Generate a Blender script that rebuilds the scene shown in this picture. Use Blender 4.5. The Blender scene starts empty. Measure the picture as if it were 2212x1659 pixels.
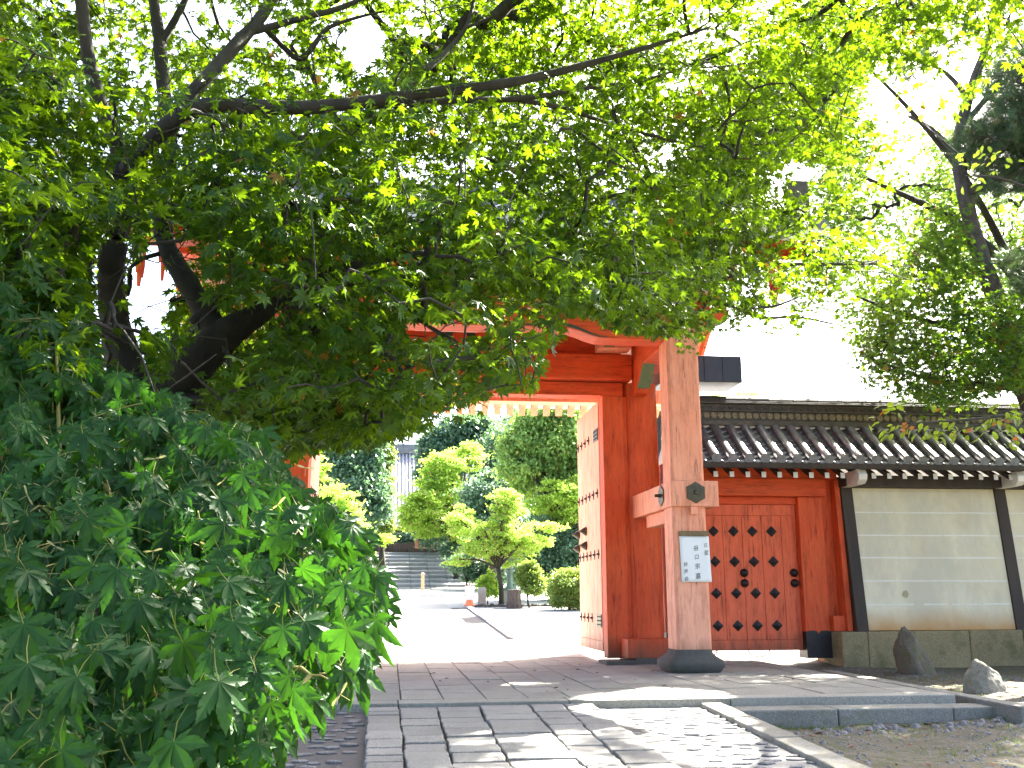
import bpy, bmesh, math, random
import numpy as np
from mathutils import Vector, Matrix
random.seed(7)
RNG = np.random.default_rng(11)
SC = bpy.context.scene
COL = SC.collection
rad = math.radians

# ------------------------------------------------------------------ camera
CAM_H = 0.97
PITCH, YAW, ROLL, FPX = rad(12.06), rad(6.9), rad(0.2), 2150.0      # focal length in pixels of a 2212 px wide picture
def cam_axes():
    F = np.array([math.sin(YAW)*math.cos(PITCH), math.cos(YAW)*math.cos(PITCH), math.sin(PITCH)])
    R = np.array([math.cos(YAW), -math.sin(YAW), 0.0])
    U = np.cross(R, F)
    return F, R*math.cos(ROLL)-U*math.sin(ROLL), U*math.cos(ROLL)+R*math.sin(ROLL)
CF, CR, CU = cam_axes()
cam = bpy.data.cameras.new('camera')
cam.lens = 36.0*FPX/2212
cam.sensor_width = 36.0
cam.clip_start, cam.clip_end = 0.05, 2000
cam_ob = bpy.data.objects.new('camera', cam)
COL.objects.link(cam_ob)
cam_ob.matrix_world = Matrix(((CR[0], CU[0], -CF[0], 0), (CR[1], CU[1], -CF[1], 0), (CR[2], CU[2], -CF[2], CAM_H), (0, 0, 0, 1)))
SC.camera = cam_ob
def at(px, py, Y):
    """World point at depth Y seen at pixel (px, py) of the 2212 px wide photograph; arrays allowed."""
    px, py, Y = np.asarray(px, float), np.asarray(py, float), np.asarray(Y, float)
    d = CF + CR*((px-1106)/FPX)[..., None] - CU*((py-829.5)/FPX)[..., None]
    return np.array([0, 0, CAM_H]) + d*(Y/d[..., 1])[..., None]

# ------------------------------------------------------------------ sky, sun, exposure
SUN_AZ, SUN_EL = rad(46), rad(46)           # azimuth to the right of +Y (the gate's axis)
w = bpy.data.worlds.new('World'); SC.world = w; w.use_nodes = True
nt = w.node_tree; nt.nodes.clear()
sky = nt.nodes.new('ShaderNodeTexSky'); sky.sky_type = 'NISHITA'; sky.sun_disc = False
sky.sun_elevation = SUN_EL; sky.sun_rotation = SUN_AZ
sky.air_density = 0.6; sky.dust_density = 4.0; sky.ozone_density = 0.2; sky.altitude = 50
bg = nt.nodes.new('ShaderNodeBackground'); bg.inputs['Strength'].default_value = 0.095
out = nt.nodes.new('ShaderNodeOutputWorld')
nt.links.new(sky.outputs[0], bg.inputs[0]); nt.links.new(bg.outputs[0], out.inputs[0])
SUN_DIR = Vector((math.sin(SUN_AZ)*math.cos(SUN_EL), math.cos(SUN_AZ)*math.cos(SUN_EL), math.sin(SUN_EL)))
sl = bpy.data.lights.new('sun', 'SUN'); sl.energy = 5.0; sl.angle = rad(0.55); sl.color = (1.0, 0.94, 0.83)
so = bpy.data.objects.new('sun', sl); COL.objects.link(so)
so.rotation_euler = SUN_DIR.to_track_quat('Z', 'Y').to_euler(); so.location = (20, 20, 30)
SC.view_settings.view_transform = 'Standard'; SC.view_settings.look = 'None'
SC.view_settings.exposure = 3.45; SC.view_settings.gamma = 1.0; SC.view_settings.use_curve_mapping = False
SC.cycles.max_bounces = 8; SC.cycles.diffuse_bounces = 4; SC.cycles.glossy_bounces = 3
SC.cycles.transmission_bounces = 6; SC.cycles.transparent_max_bounces = 4
SC.cycles.sample_clamp_indirect = 6.0

# ------------------------------------------------------------------ materials
def new_mat(name):
    m = bpy.data.materials.new(name); m.use_nodes = True
    t = m.node_tree; t.nodes.clear()
    o = t.nodes.new('ShaderNodeOutputMaterial'); b = t.nodes.new('ShaderNodeBsdfPrincipled')
    t.links.new(b.outputs[0], o.inputs[0])
    return m, t, b
def N(t, kind, **kw):
    n = t.nodes.new(kind)
    for k, v in kw.items(): setattr(n, k, v)
    return n
def coords(t, scale=(1, 1, 1)):
    c = N(t, 'ShaderNodeTexCoord'); mp = N(t, 'ShaderNodeMapping')
    mp.inputs['Scale'].default_value = scale
    t.links.new(c.outputs['Object'], mp.inputs[0])
    return mp.outputs[0]
def noise(t, vec, scale, detail=4, rough=0.6):
    n = N(t, 'ShaderNodeTexNoise'); n.inputs['Scale'].default_value = scale
    n.inputs['Detail'].default_value = detail; n.inputs['Roughness'].default_value = rough
    t.links.new(vec, n.inputs['Vector'])
    return n.outputs[0]
def ramp(t, fac, stops):
    r = N(t, 'ShaderNodeValToRGB'); e = r.color_ramp.elements
    while len(e) > 1: e.remove(e[-1])
    e[0].position, e[0].color = stops[0][0], (*stops[0][1], 1)
    for p, c in stops[1:]:
        x = e.new(p); x.color = (*c, 1)
    t.links.new(fac, r.inputs[0])
    return r.outputs[0]
def mixc(t, fac, a, b, blend='MIX'):
    m = N(t, 'ShaderNodeMix', data_type='RGBA', blend_type=blend)
    for sock, v in ((m.inputs[0], fac), (m.inputs[6], a), (m.inputs[7], b)):
        if isinstance(v, (int, float)): sock.default_value = v
        elif isinstance(v, tuple): sock.default_value = (*v, 1)
        else: t.links.new(v, sock)
    return m.outputs[2]
def bump(t, b, h, strength=0.3, dist=0.01):
    n = N(t, 'ShaderNodeBump'); n.inputs['Strength'].default_value = strength; n.inputs['Distance'].default_value = dist
    t.links.new(h, n.inputs['Height']); t.links.new(n.outputs[0], b.inputs['Normal'])
def zfac(t, z0, z1):
    c = N(t, 'ShaderNodeNewGeometry'); s = N(t, 'ShaderNodeSeparateXYZ'); m = N(t, 'ShaderNodeMapRange')
    t.links.new(c.outputs['Position'], s.inputs[0]); t.links.new(s.outputs[2], m.inputs[0])
    m.inputs[1].default_value, m.inputs[2].default_value = z0, z1
    return m.outputs[0]
def val(t, op, a, b):
    m = N(t, 'ShaderNodeMath', operation=op)
    for s, v in ((m.inputs[0], a), (m.inputs[1], b)):
        if isinstance(v, (int, float)): s.default_value = v
        else: t.links.new(v, s)
    return m.outputs[0]

def simple(name, cols, scale=6, rough=0.6, stretch=(1, 1, 1), bs=0.2, bscale=None, metallic=0.0, spec=0.5, bdist=0.004):
    m, t, b = new_mat(name)
    v = coords(t, stretch)
    n = noise(t, v, scale, 6)
    k = len(cols)
    t.links.new(ramp(t, n, [(0.3+0.4*i/max(1, k-1), c) for i, c in enumerate(cols)]), b.inputs['Base Color'])
    b.inputs['Roughness'].default_value = rough; b.inputs['Metallic'].default_value = metallic
    b.inputs['Specular IOR Level'].default_value = spec
    if bs: bump(t, b, noise(t, v, bscale or scale*6, 4), bs, bdist)
    return m

def painted_wood(name, base, alt, worn, z0, z1, wear=0.6, grain=(1, 1, 0.08)):
    """Old paint: two tones, thin cracks along the grain, bleached towards the ground where rain reaches it."""
    m, t, b = new_mat(name)
    v = coords(t); vg = coords(t, grain)
    big = noise(t, v, 1.6, 5); g = noise(t, vg, 30, 5, 0.7); fine = noise(t, v, 60, 3)
    c = mixc(t, ramp(t, big, [(0.3, (0, 0, 0)), (0.7, (1, 1, 1))]), base, alt)
    zf = zfac(t, z1, z0)
    wf = val(t, 'MULTIPLY', val(t, 'ADD', val(t, 'MULTIPLY', zf, 0.9), val(t, 'SUBTRACT', val(t, 'MULTIPLY', noise(t, v, 2.7, 6), 0.9), 0.45)), wear)
    wf = N_clamp(t, wf)
    c = mixc(t, wf, c, worn)
    cr = ramp(t, g, [(0.33, (0.30, 0.27, 0.27)), (0.42, (0.92, 0.92, 0.92)), (0.6, (1.06, 1.06, 1.06))])
    st = noise(t, coords(t, tuple(0.25 if k < 0.5 else k for k in grain)), 7, 6, 0.75)
    c = mixc(t, 0.7, c, ramp(t, st, [(0.34, (0.62, 0.57, 0.54)), (0.5, (1, 1, 1)), (0.68, (1.1, 1.16, 1.2))]), 'MULTIPLY')
    c = mixc(t, 0.8, c, cr, 'MULTIPLY')
    sp = ramp(t, fine, [(0.28, (0.45, 0.42, 0.4)), (0.34, (1, 1, 1))])
    c = mixc(t, 0.5, c, sp, 'MULTIPLY')
    if z0 == 0.0:      # dirt splashed up on the lowest hand's breadth
        gr = N_clamp(t, val(t, 'SUBTRACT', val(t, 'ADD', zfac(t, 0.55, 0.02), noise(t, vg, 5, 5, 0.7)), 0.75)); c = mixc(t, val(t, 'MULTIPLY', gr, 1.3), c, (0.16, 0.07, 0.04))
    t.links.new(c, b.inputs['Base Color'])
    b.inputs['Roughness'].default_value = 0.62; b.inputs['Specular IOR Level'].default_value = 0.25
    bump(t, b, g, 0.5, 0.006)
    return m
def N_clamp(t, x):
    m = N(t, 'ShaderNodeClamp'); t.links.new(x, m.inputs[0]); return m.outputs[0]

M = {}
M['red'] = painted_wood('vermilion_paint', (0.62, 0.072, 0.017), (0.68, 0.112, 0.028), (0.47, 0.085, 0.036), 0.0, 2.6, 0.5)
M['red_beam'] = painted_wood('vermilion_beam_paint', (0.62, 0.068, 0.016), (0.67, 0.10, 0.025), (0.42, 0.085, 0.045), -2, 0, 0.2, (0.08, 1, 1))
M['pink'] = painted_wood('faded_vermilion_paint', (0.78, 0.275, 0.15), (0.80, 0.33, 0.195), (0.76, 0.40, 0.27), 0.0, 3.6, 0.7)
M['door_red'] = painted_wood('door_paint', (0.72, 0.12, 0.046), (0.75, 0.145, 0.055), (0.64, 0.165, 0.085), 0.0, 2.6, 0.5)
M['leafdoor'] = painted_wood('sunlit_gate_leaf', (0.72, 0.34, 0.22), (0.74, 0.38, 0.26), (0.72, 0.42, 0.31), 0.0, 4.2, 0.5)  # paint lightened to carry the sunlight bounced up from the garden
M['green'] = simple('green_paint', [(0.10, 0.17, 0.09), (0.16, 0.24, 0.13)], 4, 0.6)
M['darkgreen'] = simple('dark_green_paint', [(0.02, 0.045, 0.025), (0.035, 0.06, 0.035)], 4, 0.6)
M['white_paint'] = simple('white_paint', [(0.62, 0.60, 0.54), (0.74, 0.72, 0.66)], 9, 0.6)
M['bronze'] = simple('dark_bronze', [(0.035, 0.032, 0.022), (0.09, 0.075, 0.04)], 14, 0.45, metallic=0.5)
M['iron'] = simple('black_iron', [(0.008, 0.008, 0.009), (0.025, 0.022, 0.02)], 20, 0.45, metallic=0.3)
M['copper'] = simple('blackened_copper', [(0.03, 0.032, 0.04), (0.06, 0.06, 0.07)], 5, 0.4, (1, 1, 0.3), metallic=0.3)
M['dark_wood'] = simple('dark_weathered_wood', [(0.022, 0.015, 0.010), (0.05, 0.035, 0.024)], 6, 0.7, (1, 1, 0.1))
M['tile'] = simple('grey_roof_tile', [(0.05, 0.052, 0.055), (0.10, 0.10, 0.105), (0.17, 0.165, 0.16)], 5, 0.34, bs=0.25, spec=0.8)
M['hall_tile'] = simple('sunlit_hall_tile', [(0.22, 0.23, 0.25), (0.34, 0.35, 0.37)], 5, 0.4, bs=0.2)  # tile paled to carry the sun glare on the distant roof
M['tile_brown'] = simple('weathered_ridge_tile', [(0.045, 0.04, 0.035), (0.10, 0.088, 0.07)], 9, 0.6, bs=0.4)
M['board'] = simple('eave_board', [(0.52, 0.50, 0.44), (0.62, 0.60, 0.54)], 4, 0.7)
M['tile_face'] = simple('pale_tile_face', [(0.12, 0.12, 0.115), (0.22, 0.215, 0.205)], 12, 0.6, bs=0.4)
M['gold_tile'] = simple('buff_tile_disc', [(0.10, 0.085, 0.055), (0.26, 0.21, 0.12)], 20, 0.6)
M['paper'] = simple('paper', [(0.72, 0.74, 0.72), (0.78, 0.79, 0.77)], 3, 0.8, bs=0.1)
M['ink'] = simple('ink', [(0.012, 0.012, 0.013), (0.03, 0.03, 0.03)], 40, 0.7, bs=0)
M['bamboo'] = simple('brown_bamboo', [(0.10, 0.065, 0.02), (0.18, 0.12, 0.04)], 20, 0.5)
M['lamp_white'] = simple('enamel_white', [(0.75, 0.75, 0.73), (0.8, 0.8, 0.78)], 3, 0.35, bs=0)

def plaster():
    m, t, b = new_mat('aged_plaster')
    v = coords(t)
    n = noise(t, v, 1.3, 6); n2 = noise(t, coords(t, (3, 3, 0.6)), 3, 5)
    c = ramp(t, n, [(0.3, (0.68, 0.615, 0.42)), (0.55, (0.76, 0.695, 0.49)), (0.75, (0.79, 0.745, 0.56))])
    c = mixc(t, val(t, 'MULTIPLY', n2, 0.55), c, (0.50, 0.465, 0.35))
    stn = ramp(t, noise(t, coords(t, (1, 1, 0.45)), 1.1, 7, 0.75), [(0.45, (0, 0, 0)), (0.62, (0.85, 0.85, 0.85))]); c = mixc(t, stn, c, (0.54, 0.505, 0.385))
    zf = zfac(t, 0.80, 0.42)
    zz = N_clamp(t, val(t, 'MULTIPLY', val(t, 'ADD', zf, val(t, 'SUBTRACT', val(t, 'MULTIPLY', noise(t, v, 2.2, 4), 0.8), 0.42)), 1.0))
    c = mixc(t, val(t, 'POWER', zz, 1.1), c, (0.46, 0.25, 0.08))          # ochre rain splash along the foot
    t.links.new(c, b.inputs['Base Color']); b.inputs['Roughness'].default_value = 0.85
    bump(t, b, noise(t, v, 45, 4), 0.12, 0.004)
    return m
M['plaster'] = plaster()
M['plaster_line'] = simple('white_plaster_line', [(0.70, 0.68, 0.60), (0.78, 0.76, 0.68)], 5, 0.8)
M['plaster_stain'] = simple('plaster_patch', [(0.34, 0.30, 0.19), (0.42, 0.36, 0.23)], 30, 0.85)

def granite(name, a, bb, moss=0.0, dark=0.5):
    m, t, b = new_mat(name)
    v = coords(t)
    sp = noise(t, v, 150, 3, 0.75); mid = noise(t, v, 34, 4, 0.7); big = noise(t, v, 2.2, 6, 0.65)
    c = ramp(t, sp, [(0.34, tuple(x*0.42 for x in a)), (0.5, a), (0.64, bb)])
    c = mixc(t, 0.55, c, ramp(t, mid, [(0.3, (0.55, 0.55, 0.55)), (0.7, (1.15, 1.15, 1.15))]), 'MULTIPLY')
    c = mixc(t, dark, c, ramp(t, big, [(0.3, (0.62, 0.6, 0.56)), (0.65, (1.05, 1.05, 1.05))]), 'MULTIPLY')
    if moss:
        mf = ramp(t, noise(t, v, 3.1, 6, 0.7), [(0.5, (0, 0, 0)), (0.68, (moss, moss, moss))])
        c = mixc(t, mf, c, (0.10, 0.10, 0.035))
    # each slab a little lighter or darker
    g = N(t, 'ShaderNodeNewGeometry')
    c = mixc(t, 0.6, c, ramp(t, g.outputs['Random Per Island'], [(0, (0.72, 0.71, 0.69)), (1, (1.12, 1.1, 1.08))]), 'MULTIPLY')
    t.links.new(c, b.inputs['Base Color']); b.inputs['Roughness'].default_value = 0.85
    bump(t, b, val(t, 'ADD', mid, val(t, 'MULTIPLY', sp, 0.5)), 0.45, 0.006)
    return m
M['granite'] = granite('grey_granite', (0.25, 0.247, 0.232), (0.41, 0.405, 0.385))
M['platform'] = granite('warm_granite', (0.29, 0.285, 0.245), (0.42, 0.415, 0.365))
M['kerb'] = granite('mossy_kerb_granite', (0.25, 0.25, 0.22), (0.38, 0.37, 0.34), 0.6)
M['found'] = granite('lichened_foundation_stone', (0.29, 0.24, 0.125), (0.42, 0.36, 0.20), 0.75)
M['rock'] = granite('mossy_rock', (0.13, 0.115, 0.085), (0.24, 0.215, 0.16), 0.8)
M['rock_light'] = granite('pale_rock', (0.27, 0.25, 0.19), (0.42, 0.39, 0.31), 0.6)
M['stone_base'] = granite('dark_base_stone', (0.085, 0.085, 0.075), (0.13, 0.13, 0.115), 0.3)
M['pebble'] = granite('grey_pebble', (0.17, 0.17, 0.18), (0.30, 0.30, 0.31))
M['joint'] = simple('joint_dirt', [(0.025, 0.024, 0.018), (0.06, 0.055, 0.04)], 20, 0.95, bs=0.6)
M['mortar'] = simple('dark_mortar', [(0.045, 0.043, 0.042), (0.085, 0.08, 0.078)], 14, 0.9, bs=0.5)
M['mortar_pale'] = simple('grey_mortar', [(0.16, 0.16, 0.15), (0.25, 0.245, 0.235)], 14, 0.9, bs=0.5)
M['garden_stone'] = granite('pale_path_stone', (0.42, 0.41, 0.38), (0.55, 0.54, 0.50))
M['stair_stone'] = granite('grey_stair_stone', (0.27, 0.28, 0.285), (0.38, 0.39, 0.40))

def soil():
    m, t, b = new_mat('soil_with_moss')
    v = coords(t)
    sp = noise(t, v, 70, 4, 0.75); mid = noise(t, v, 7, 5, 0.7); big = noise(t, v, 0.9, 6, 0.65)
    c = ramp(t, sp, [(0.3, (0.04, 0.033, 0.022)), (0.5, (0.115, 0.095, 0.066)), (0.68, (0.24, 0.20, 0.155))])
    c = mixc(t, ramp(t, mid, [(0.42, (0, 0, 0)), (0.6, (0.9, 0.9, 0.9))]), c, (0.05, 0.065, 0.013))
    c = mixc(t, ramp(t, big, [(0.45, (0, 0, 0)), (0.65, (0.6, 0.6, 0.6))]), c, (0.09, 0.075, 0.05))
    # the swept pale sand of the garden behind the gate
    g = N(t, 'ShaderNodeNewGeometry'); s = N(t, 'ShaderNodeSeparateXYZ'); mr = N(t, 'ShaderNodeMapRange')
    t.links.new(g.outputs['Position'], s.inputs[0]); t.links.new(s.outputs[1], mr.inputs[0])
    mr.inputs[1].default_value, mr.inputs[2].default_value = 15.9, 16.5
    c = mixc(t, mr.outputs[0], c, ramp(t, sp, [(0.3, (0.34, 0.33, 0.31)), (0.7, (0.48, 0.47, 0.44))]))
    t.links.new(c, b.inputs['Base Color']); b.inputs['Roughness'].default_value = 0.95
    bump(t, b, val(t, 'ADD', sp, mid), 0.7, 0.015)
    return m
M['soil'] = soil()

def leaf_mat(name, c_top, c_trans, tint_dark, tint_warm, trans=0.5, rough=0.38, spec=0.35, rib=None):
    """A leaf: reflects one green, lets a yellower green through; per-leaf tint in the 'tint' attribute."""
    m, t, b = new_mat(name)
    a = N(t, 'ShaderNodeAttribute'); a.attribute_name = 'tint'
    c = ramp(t, a.outputs['Fac'], [(0.0, tint_dark), (0.45, c_top), (0.9, c_top), (0.97, tint_warm)])
    if rib:
        r = N(t, 'ShaderNodeAttribute'); r.attribute_name = 'rib'
        c = mixc(t, ramp(t, r.outputs['Fac'], [(0.90, (0, 0, 0)), (0.99, (0.7, 0.7, 0.7))]), c, rib)
        stalk = val(t, 'GREATER_THAN', r.outputs['Fac'], 2.0); c = mixc(t, stalk, c, (0.20, 0.21, 0.04))
        v = coords(t)
        c = mixc(t, 0.5, c, ramp(t, noise(t, v, 45, 4), [(0.35, (0.75, 0.75, 0.75)), (0.65, (1.15, 1.15, 1.15))]), 'MULTIPLY')
        spot = ramp(t, noise(t, v, 26, 5, 0.7), [(0.67, (0, 0, 0)), (0.70, (0.6, 0.6, 0.6))])
        c = mixc(t, spot, c, (0.20, 0.15, 0.09))
    t.links.new(c, b.inputs['Base Color'])
    b.inputs['Roughness'].default_value = rough; b.inputs['Specular IOR Level'].default_value = spec
    tr = N(t, 'ShaderNodeBsdfTranslucent')
    tc = mixc(t, ramp(t, a.outputs['Fac'], [(0.9, (0, 0, 0)), (0.97, (1, 1, 1))]), c_trans, tint_warm)
    tc = mixc(t, ramp(t, a.outputs['Fac'], [(0.0, (0.35, 0.35, 0.35)), (0.5, (0, 0, 0))]), tc, tuple(x*0.5 for x in c_trans))
    t.links.new(tc, tr.inputs[0])
    mx = N(t, 'ShaderNodeMixShader'); mx.inputs[0].default_value = trans
    o = [n for n in t.nodes if n.type == 'OUTPUT_MATERIAL'][0]
    t.links.new(b.outputs[0], mx.inputs[1]); t.links.new(tr.outputs[0], mx.inputs[2]); t.links.new(mx.outputs[0], o.inputs[0])
    return m
M['maple'] = leaf_mat('maple_leaf', (0.017, 0.064, 0.008), (0.195, 0.335, 0.005), (0.009, 0.038, 0.006), (0.20, 0.12, 0.015), 0.45, 0.38, 0.25)
M['maple_near'] = leaf_mat('near_maple_leaf', (0.024, 0.088, 0.015), (0.035, 0.115, 0.006), (0.014, 0.060, 0.012), (0.18, 0.08, 0.02), 0.42, 0.45, 0.22, rib=(0.045, 0.12, 0.03))
M['maple_right'] = leaf_mat('far_maple_leaf', (0.035, 0.095, 0.018), (0.21, 0.37, 0.02), (0.02, 0.068, 0.015), (0.26, 0.17, 0.02))
M['broad'] = leaf_mat('broad_leaf', (0.075, 0.15, 0.02), (0.34, 0.46, 0.03), (0.05, 0.11, 0.02), (0.40, 0.16, 0.02), 0.5)
M['yellow_leaf'] = leaf_mat('yellow_green_leaf', (0.31, 0.46, 0.09), (0.52, 0.73, 0.11), (0.20, 0.35, 0.065), (0.46, 0.32, 0.18), 0.55, 0.5, 0.2)
M['evergreen'] = leaf_mat('evergreen_leaf', (0.10, 0.20, 0.135), (0.17, 0.30, 0.10), (0.06, 0.135, 0.09), (0.12, 0.20, 0.11), 0.3, 0.3, 0.5)
M['cedar'] = leaf_mat('cypress_spray', (0.17, 0.31, 0.09), (0.32, 0.48, 0.08), (0.09, 0.19, 0.065), (0.30, 0.34, 0.08), 0.4, 0.5, 0.2)
M['bush'] = leaf_mat('bush_leaf', (0.16, 0.25, 0.06), (0.32, 0.44, 0.06), (0.08, 0.15, 0.04), (0.36, 0.36, 0.12), 0.4, 0.4, 0.3)
M['needle'] = leaf_mat('pine_needle', (0.055, 0.11, 0.05), (0.12, 0.2, 0.06), (0.028, 0.06, 0.035), (0.14, 0.13, 0.05), 0.3, 0.35, 0.5)
M['bark'] = simple('dark_maple_bark', [(0.014, 0.012, 0.009), (0.03, 0.026, 0.019), (0.045, 0.048, 0.026)], 7, 0.9, (1, 1, 0.4), bs=0.8, bscale=24, bdist=0.012)
M['bark_pine'] = simple('scaly_pine_bark', [(0.045, 0.036, 0.03), (0.12, 0.10, 0.085)], 16, 0.9, (1, 1, 0.5), bs=1.0, bscale=18, bdist=0.02)
M['twig'] = simple('green_twig', [(0.16, 0.17, 0.03), (0.24, 0.20, 0.05)], 12, 0.6)
M['samara'] = leaf_mat('samara', (0.42, 0.40, 0.16), (0.5, 0.46, 0.15), (0.36, 0.33, 0.14), (0.4, 0.25, 0.1), 0.4)
M['dead_leaf'] = simple('dead_leaf', [(0.10, 0.03, 0.015), (0.24, 0.10, 0.05)], 12, 0.8)
M['grass'] = leaf_mat('grass_blade', (0.08, 0.15, 0.025), (0.2, 0.3, 0.03), (0.05, 0.1, 0.02), (0.2, 0.18, 0.06))
M['orange'] = simple('orange_plastic', [(0.74, 0.22, 0.09), (0.78, 0.27, 0.12)], 6, 0.4, bs=0)
M['bronze_green'] = simple('verdigris_bronze', [(0.09, 0.15, 0.13), (0.15, 0.22, 0.19)], 6, 0.6)
M['shade_toned_gravel'] = simple('shade_toned_gravel', [(0.13, 0.135, 0.14), (0.22, 0.225, 0.23), (0.31, 0.31, 0.305)], 60, 0.95, bs=0.6)  # gravel darkened to carry the tree shade on the court
M['pale_wood'] = simple('pale_wood', [(0.42, 0.33, 0.20), (0.52, 0.42, 0.27)], 12, 0.6, (1, 1, 0.1))
M['box_orange'] = simple('terracotta_box', [(0.5, 0.2, 0.1), (0.56, 0.25, 0.13)], 8, 0.7)

# ------------------------------------------------------------------ mesh helpers
class MB:
    def __init__(self): self.v, self.f = [], []
    def add(self, vs, fs):
        o = len(self.v); self.v += [tuple(p) for p in vs]; self.f += [tuple(o+i for i in q) for q in fs]
    def box(self, x0, x1, y0, y1, z0, z1, jit=0.0):
        if x0 > x1: x0, x1 = x1, x0
        j = lambda: random.uniform(-jit, jit)
        vs = [(x+j(), y+j(), z+(j()*0.4 if z == z1 else 0)) for z in (z0, z1) for x, y in ((x0, y0), (x1, y0), (x1, y1), (x0, y1))]
        self.add(vs, [(3, 2, 1, 0), (4, 5, 6, 7), (0, 1, 5, 4), (1, 2, 6, 5), (2, 3, 7, 6), (3, 0, 4, 7)])
    def slab(self, quad, z0, z1):
        self.add([(*p, z0) for p in quad]+[(*p, z1) for p in quad], [(3, 2, 1, 0), (4, 5, 6, 7), (0, 1, 5, 4), (1, 2, 6, 5), (2, 3, 7, 6), (3, 0, 4, 7)])
    def prism(self, poly, axis, a0, a1):
        """poly: 2D outline; axis 'y': (x,z) swept along y; 'x': (y,z) swept along x; 'z': (x,y) swept along z."""
        n = len(poly)
        pt = {'y': lambda p, a: (p[0], a, p[1]), 'x': lambda p, a: (a, p[0], p[1]), 'z': lambda p, a: (p[0], p[1], a)}[axis]
        self.add([pt(p, a0) for p in poly]+[pt(p, a1) for p in poly],
                 [tuple(range(n))[::-1], tuple(range(n, 2*n))]+[(i, (i+1) % n, n+(i+1) % n, n+i) for i in range(n)])
    def ring_stack(self, rings, cap=True):
        n = len(rings[0]); fs = []
        for k in range(len(rings)-1):
            fs += [(k*n+i, k*n+(i+1) % n, (k+1)*n+(i+1) % n, (k+1)*n+i) for i in range(n)]
        if cap: fs += [tuple(range(n))[::-1], tuple(range((len(rings)-1)*n, len(rings)*n))]
        self.add([p for r in rings for p in r], fs)
    def lathe(self, cx, cy, prof, n=24, sq=0.0):
        """sq>0 squares the rings off."""
        rings = []
        for z, r in prof:
            ring = []
            for i in range(n):
                a = 2*math.pi*(i+0.5)/n; c, s = math.cos(a), math.sin(a)
                k = 1.0 if not sq else (1-sq)+sq/max(abs(c), abs(s))
                ring.append((cx+r*k*c, cy+r*k*s, z))
            rings.append(ring)
        self.ring_stack(rings)
    def tube(self, pts, radii, n=8, cap=True):
        pts = [Vector(p) for p in pts]; rings = []; ref = Vector((0, 0, 1))
        for i, p in enumerate(pts):
            d = (pts[min(i+1, len(pts)-1)]-pts[max(i-1, 0)]).normalized()
            a = d.cross(ref)
            if a.length < 0.2: a = d.cross(Vector((1, 0, 0)))
            a.normalize(); b = a.cross(d)
            r = radii[i] if hasattr(radii, '__len__') else radii
            rings.append([tuple(p+(a*math.cos(2*math.pi*k/n)+b*math.sin(2*math.pi*k/n))*r) for k in range(n)])
        self.ring_stack(rings, cap)
    def build(self, name, mat, parent=None, bevel=0.0, smooth=False, seg=2):
        me = bpy.data.meshes.new(name); me.from_pydata(self.v, [], self.f)
        bm = bmesh.new(); bm.from_mesh(me); bmesh.ops.recalc_face_normals(bm, faces=bm.faces); bm.to_mesh(me); bm.free()
        me.materials.append(M[mat])
        if smooth: me.polygons.foreach_set('use_smooth', [True]*len(me.polygons))
        return link(name, me, parent, bevel, seg)
def link(name, me, parent=None, bevel=0.0, seg=2):
    o = bpy.data.objects.new(name, me); COL.objects.link(o)
    if parent is not None:
        o.parent = parent
        if parent.type == 'EMPTY': o.location = -Vector(parent.location)      # meshes are built in world coordinates
    if bevel:
        b = o.modifiers.new('bevel', 'BEVEL'); b.width = bevel; b.segments = seg; b.limit_method = 'ANGLE'; b.angle_limit = rad(40)
    return o
def tag(o, label=None, cat=None, group=None, kind=None):
    for k, v in (('label', label), ('category', cat), ('group', group), ('kind', kind)):
        if v: o[k] = v
    return o
def thing(name, label, cat, loc, group=None):
    o = bpy.data.objects.new(name, None); COL.objects.link(o); o.location = loc; o.empty_display_size = 0.2
    return tag(o, label, cat, group)
def struct(o): return tag(o, kind='structure')
def rep(o, offsets):
    """Copies of one part at the given offsets (first offset moves the part itself); sub-parts follow."""
    kids = list(o.children); base = Vector(o.location)
    res = [o]
    for d in offsets[1:]:
        c = o.copy(); COL.objects.link(c); c.parent = o.parent; c.location = base+Vector(d)
        for ch in kids:
            k = ch.copy(); COL.objects.link(k); k.parent = c
        res.append(c)
    o.location = base+Vector(offsets[0])
    return res
def np_mesh(name, verts, faces, mat, attrs=None, parent=None, smooth=False):
    """verts (n,3); faces (m,k) all of one size."""
    me = bpy.data.meshes.new(name)
    verts = np.ascontiguousarray(verts, np.float32); faces = np.ascontiguousarray(faces, np.int32)
    me.vertices.add(len(verts)); me.vertices.foreach_set('co', verts.ravel())
    k = faces.shape[1]
    me.loops.add(faces.size); me.loops.foreach_set('vertex_index', faces.ravel())
    me.polygons.add(len(faces)); me.polygons.foreach_set('loop_start', np.arange(0, faces.size, k, dtype=np.int32))
    if smooth: me.polygons.foreach_set('use_smooth', np.ones(len(faces), bool))
    me.update(calc_edges=True)
    for an, av in (attrs or {}).items():
        a = me.attributes.new(an, 'FLOAT', 'POINT'); a.data.foreach_set('value', np.ascontiguousarray(av, np.float32))
    me.materials.append(M[mat])
    return link(name, me, parent)

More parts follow.
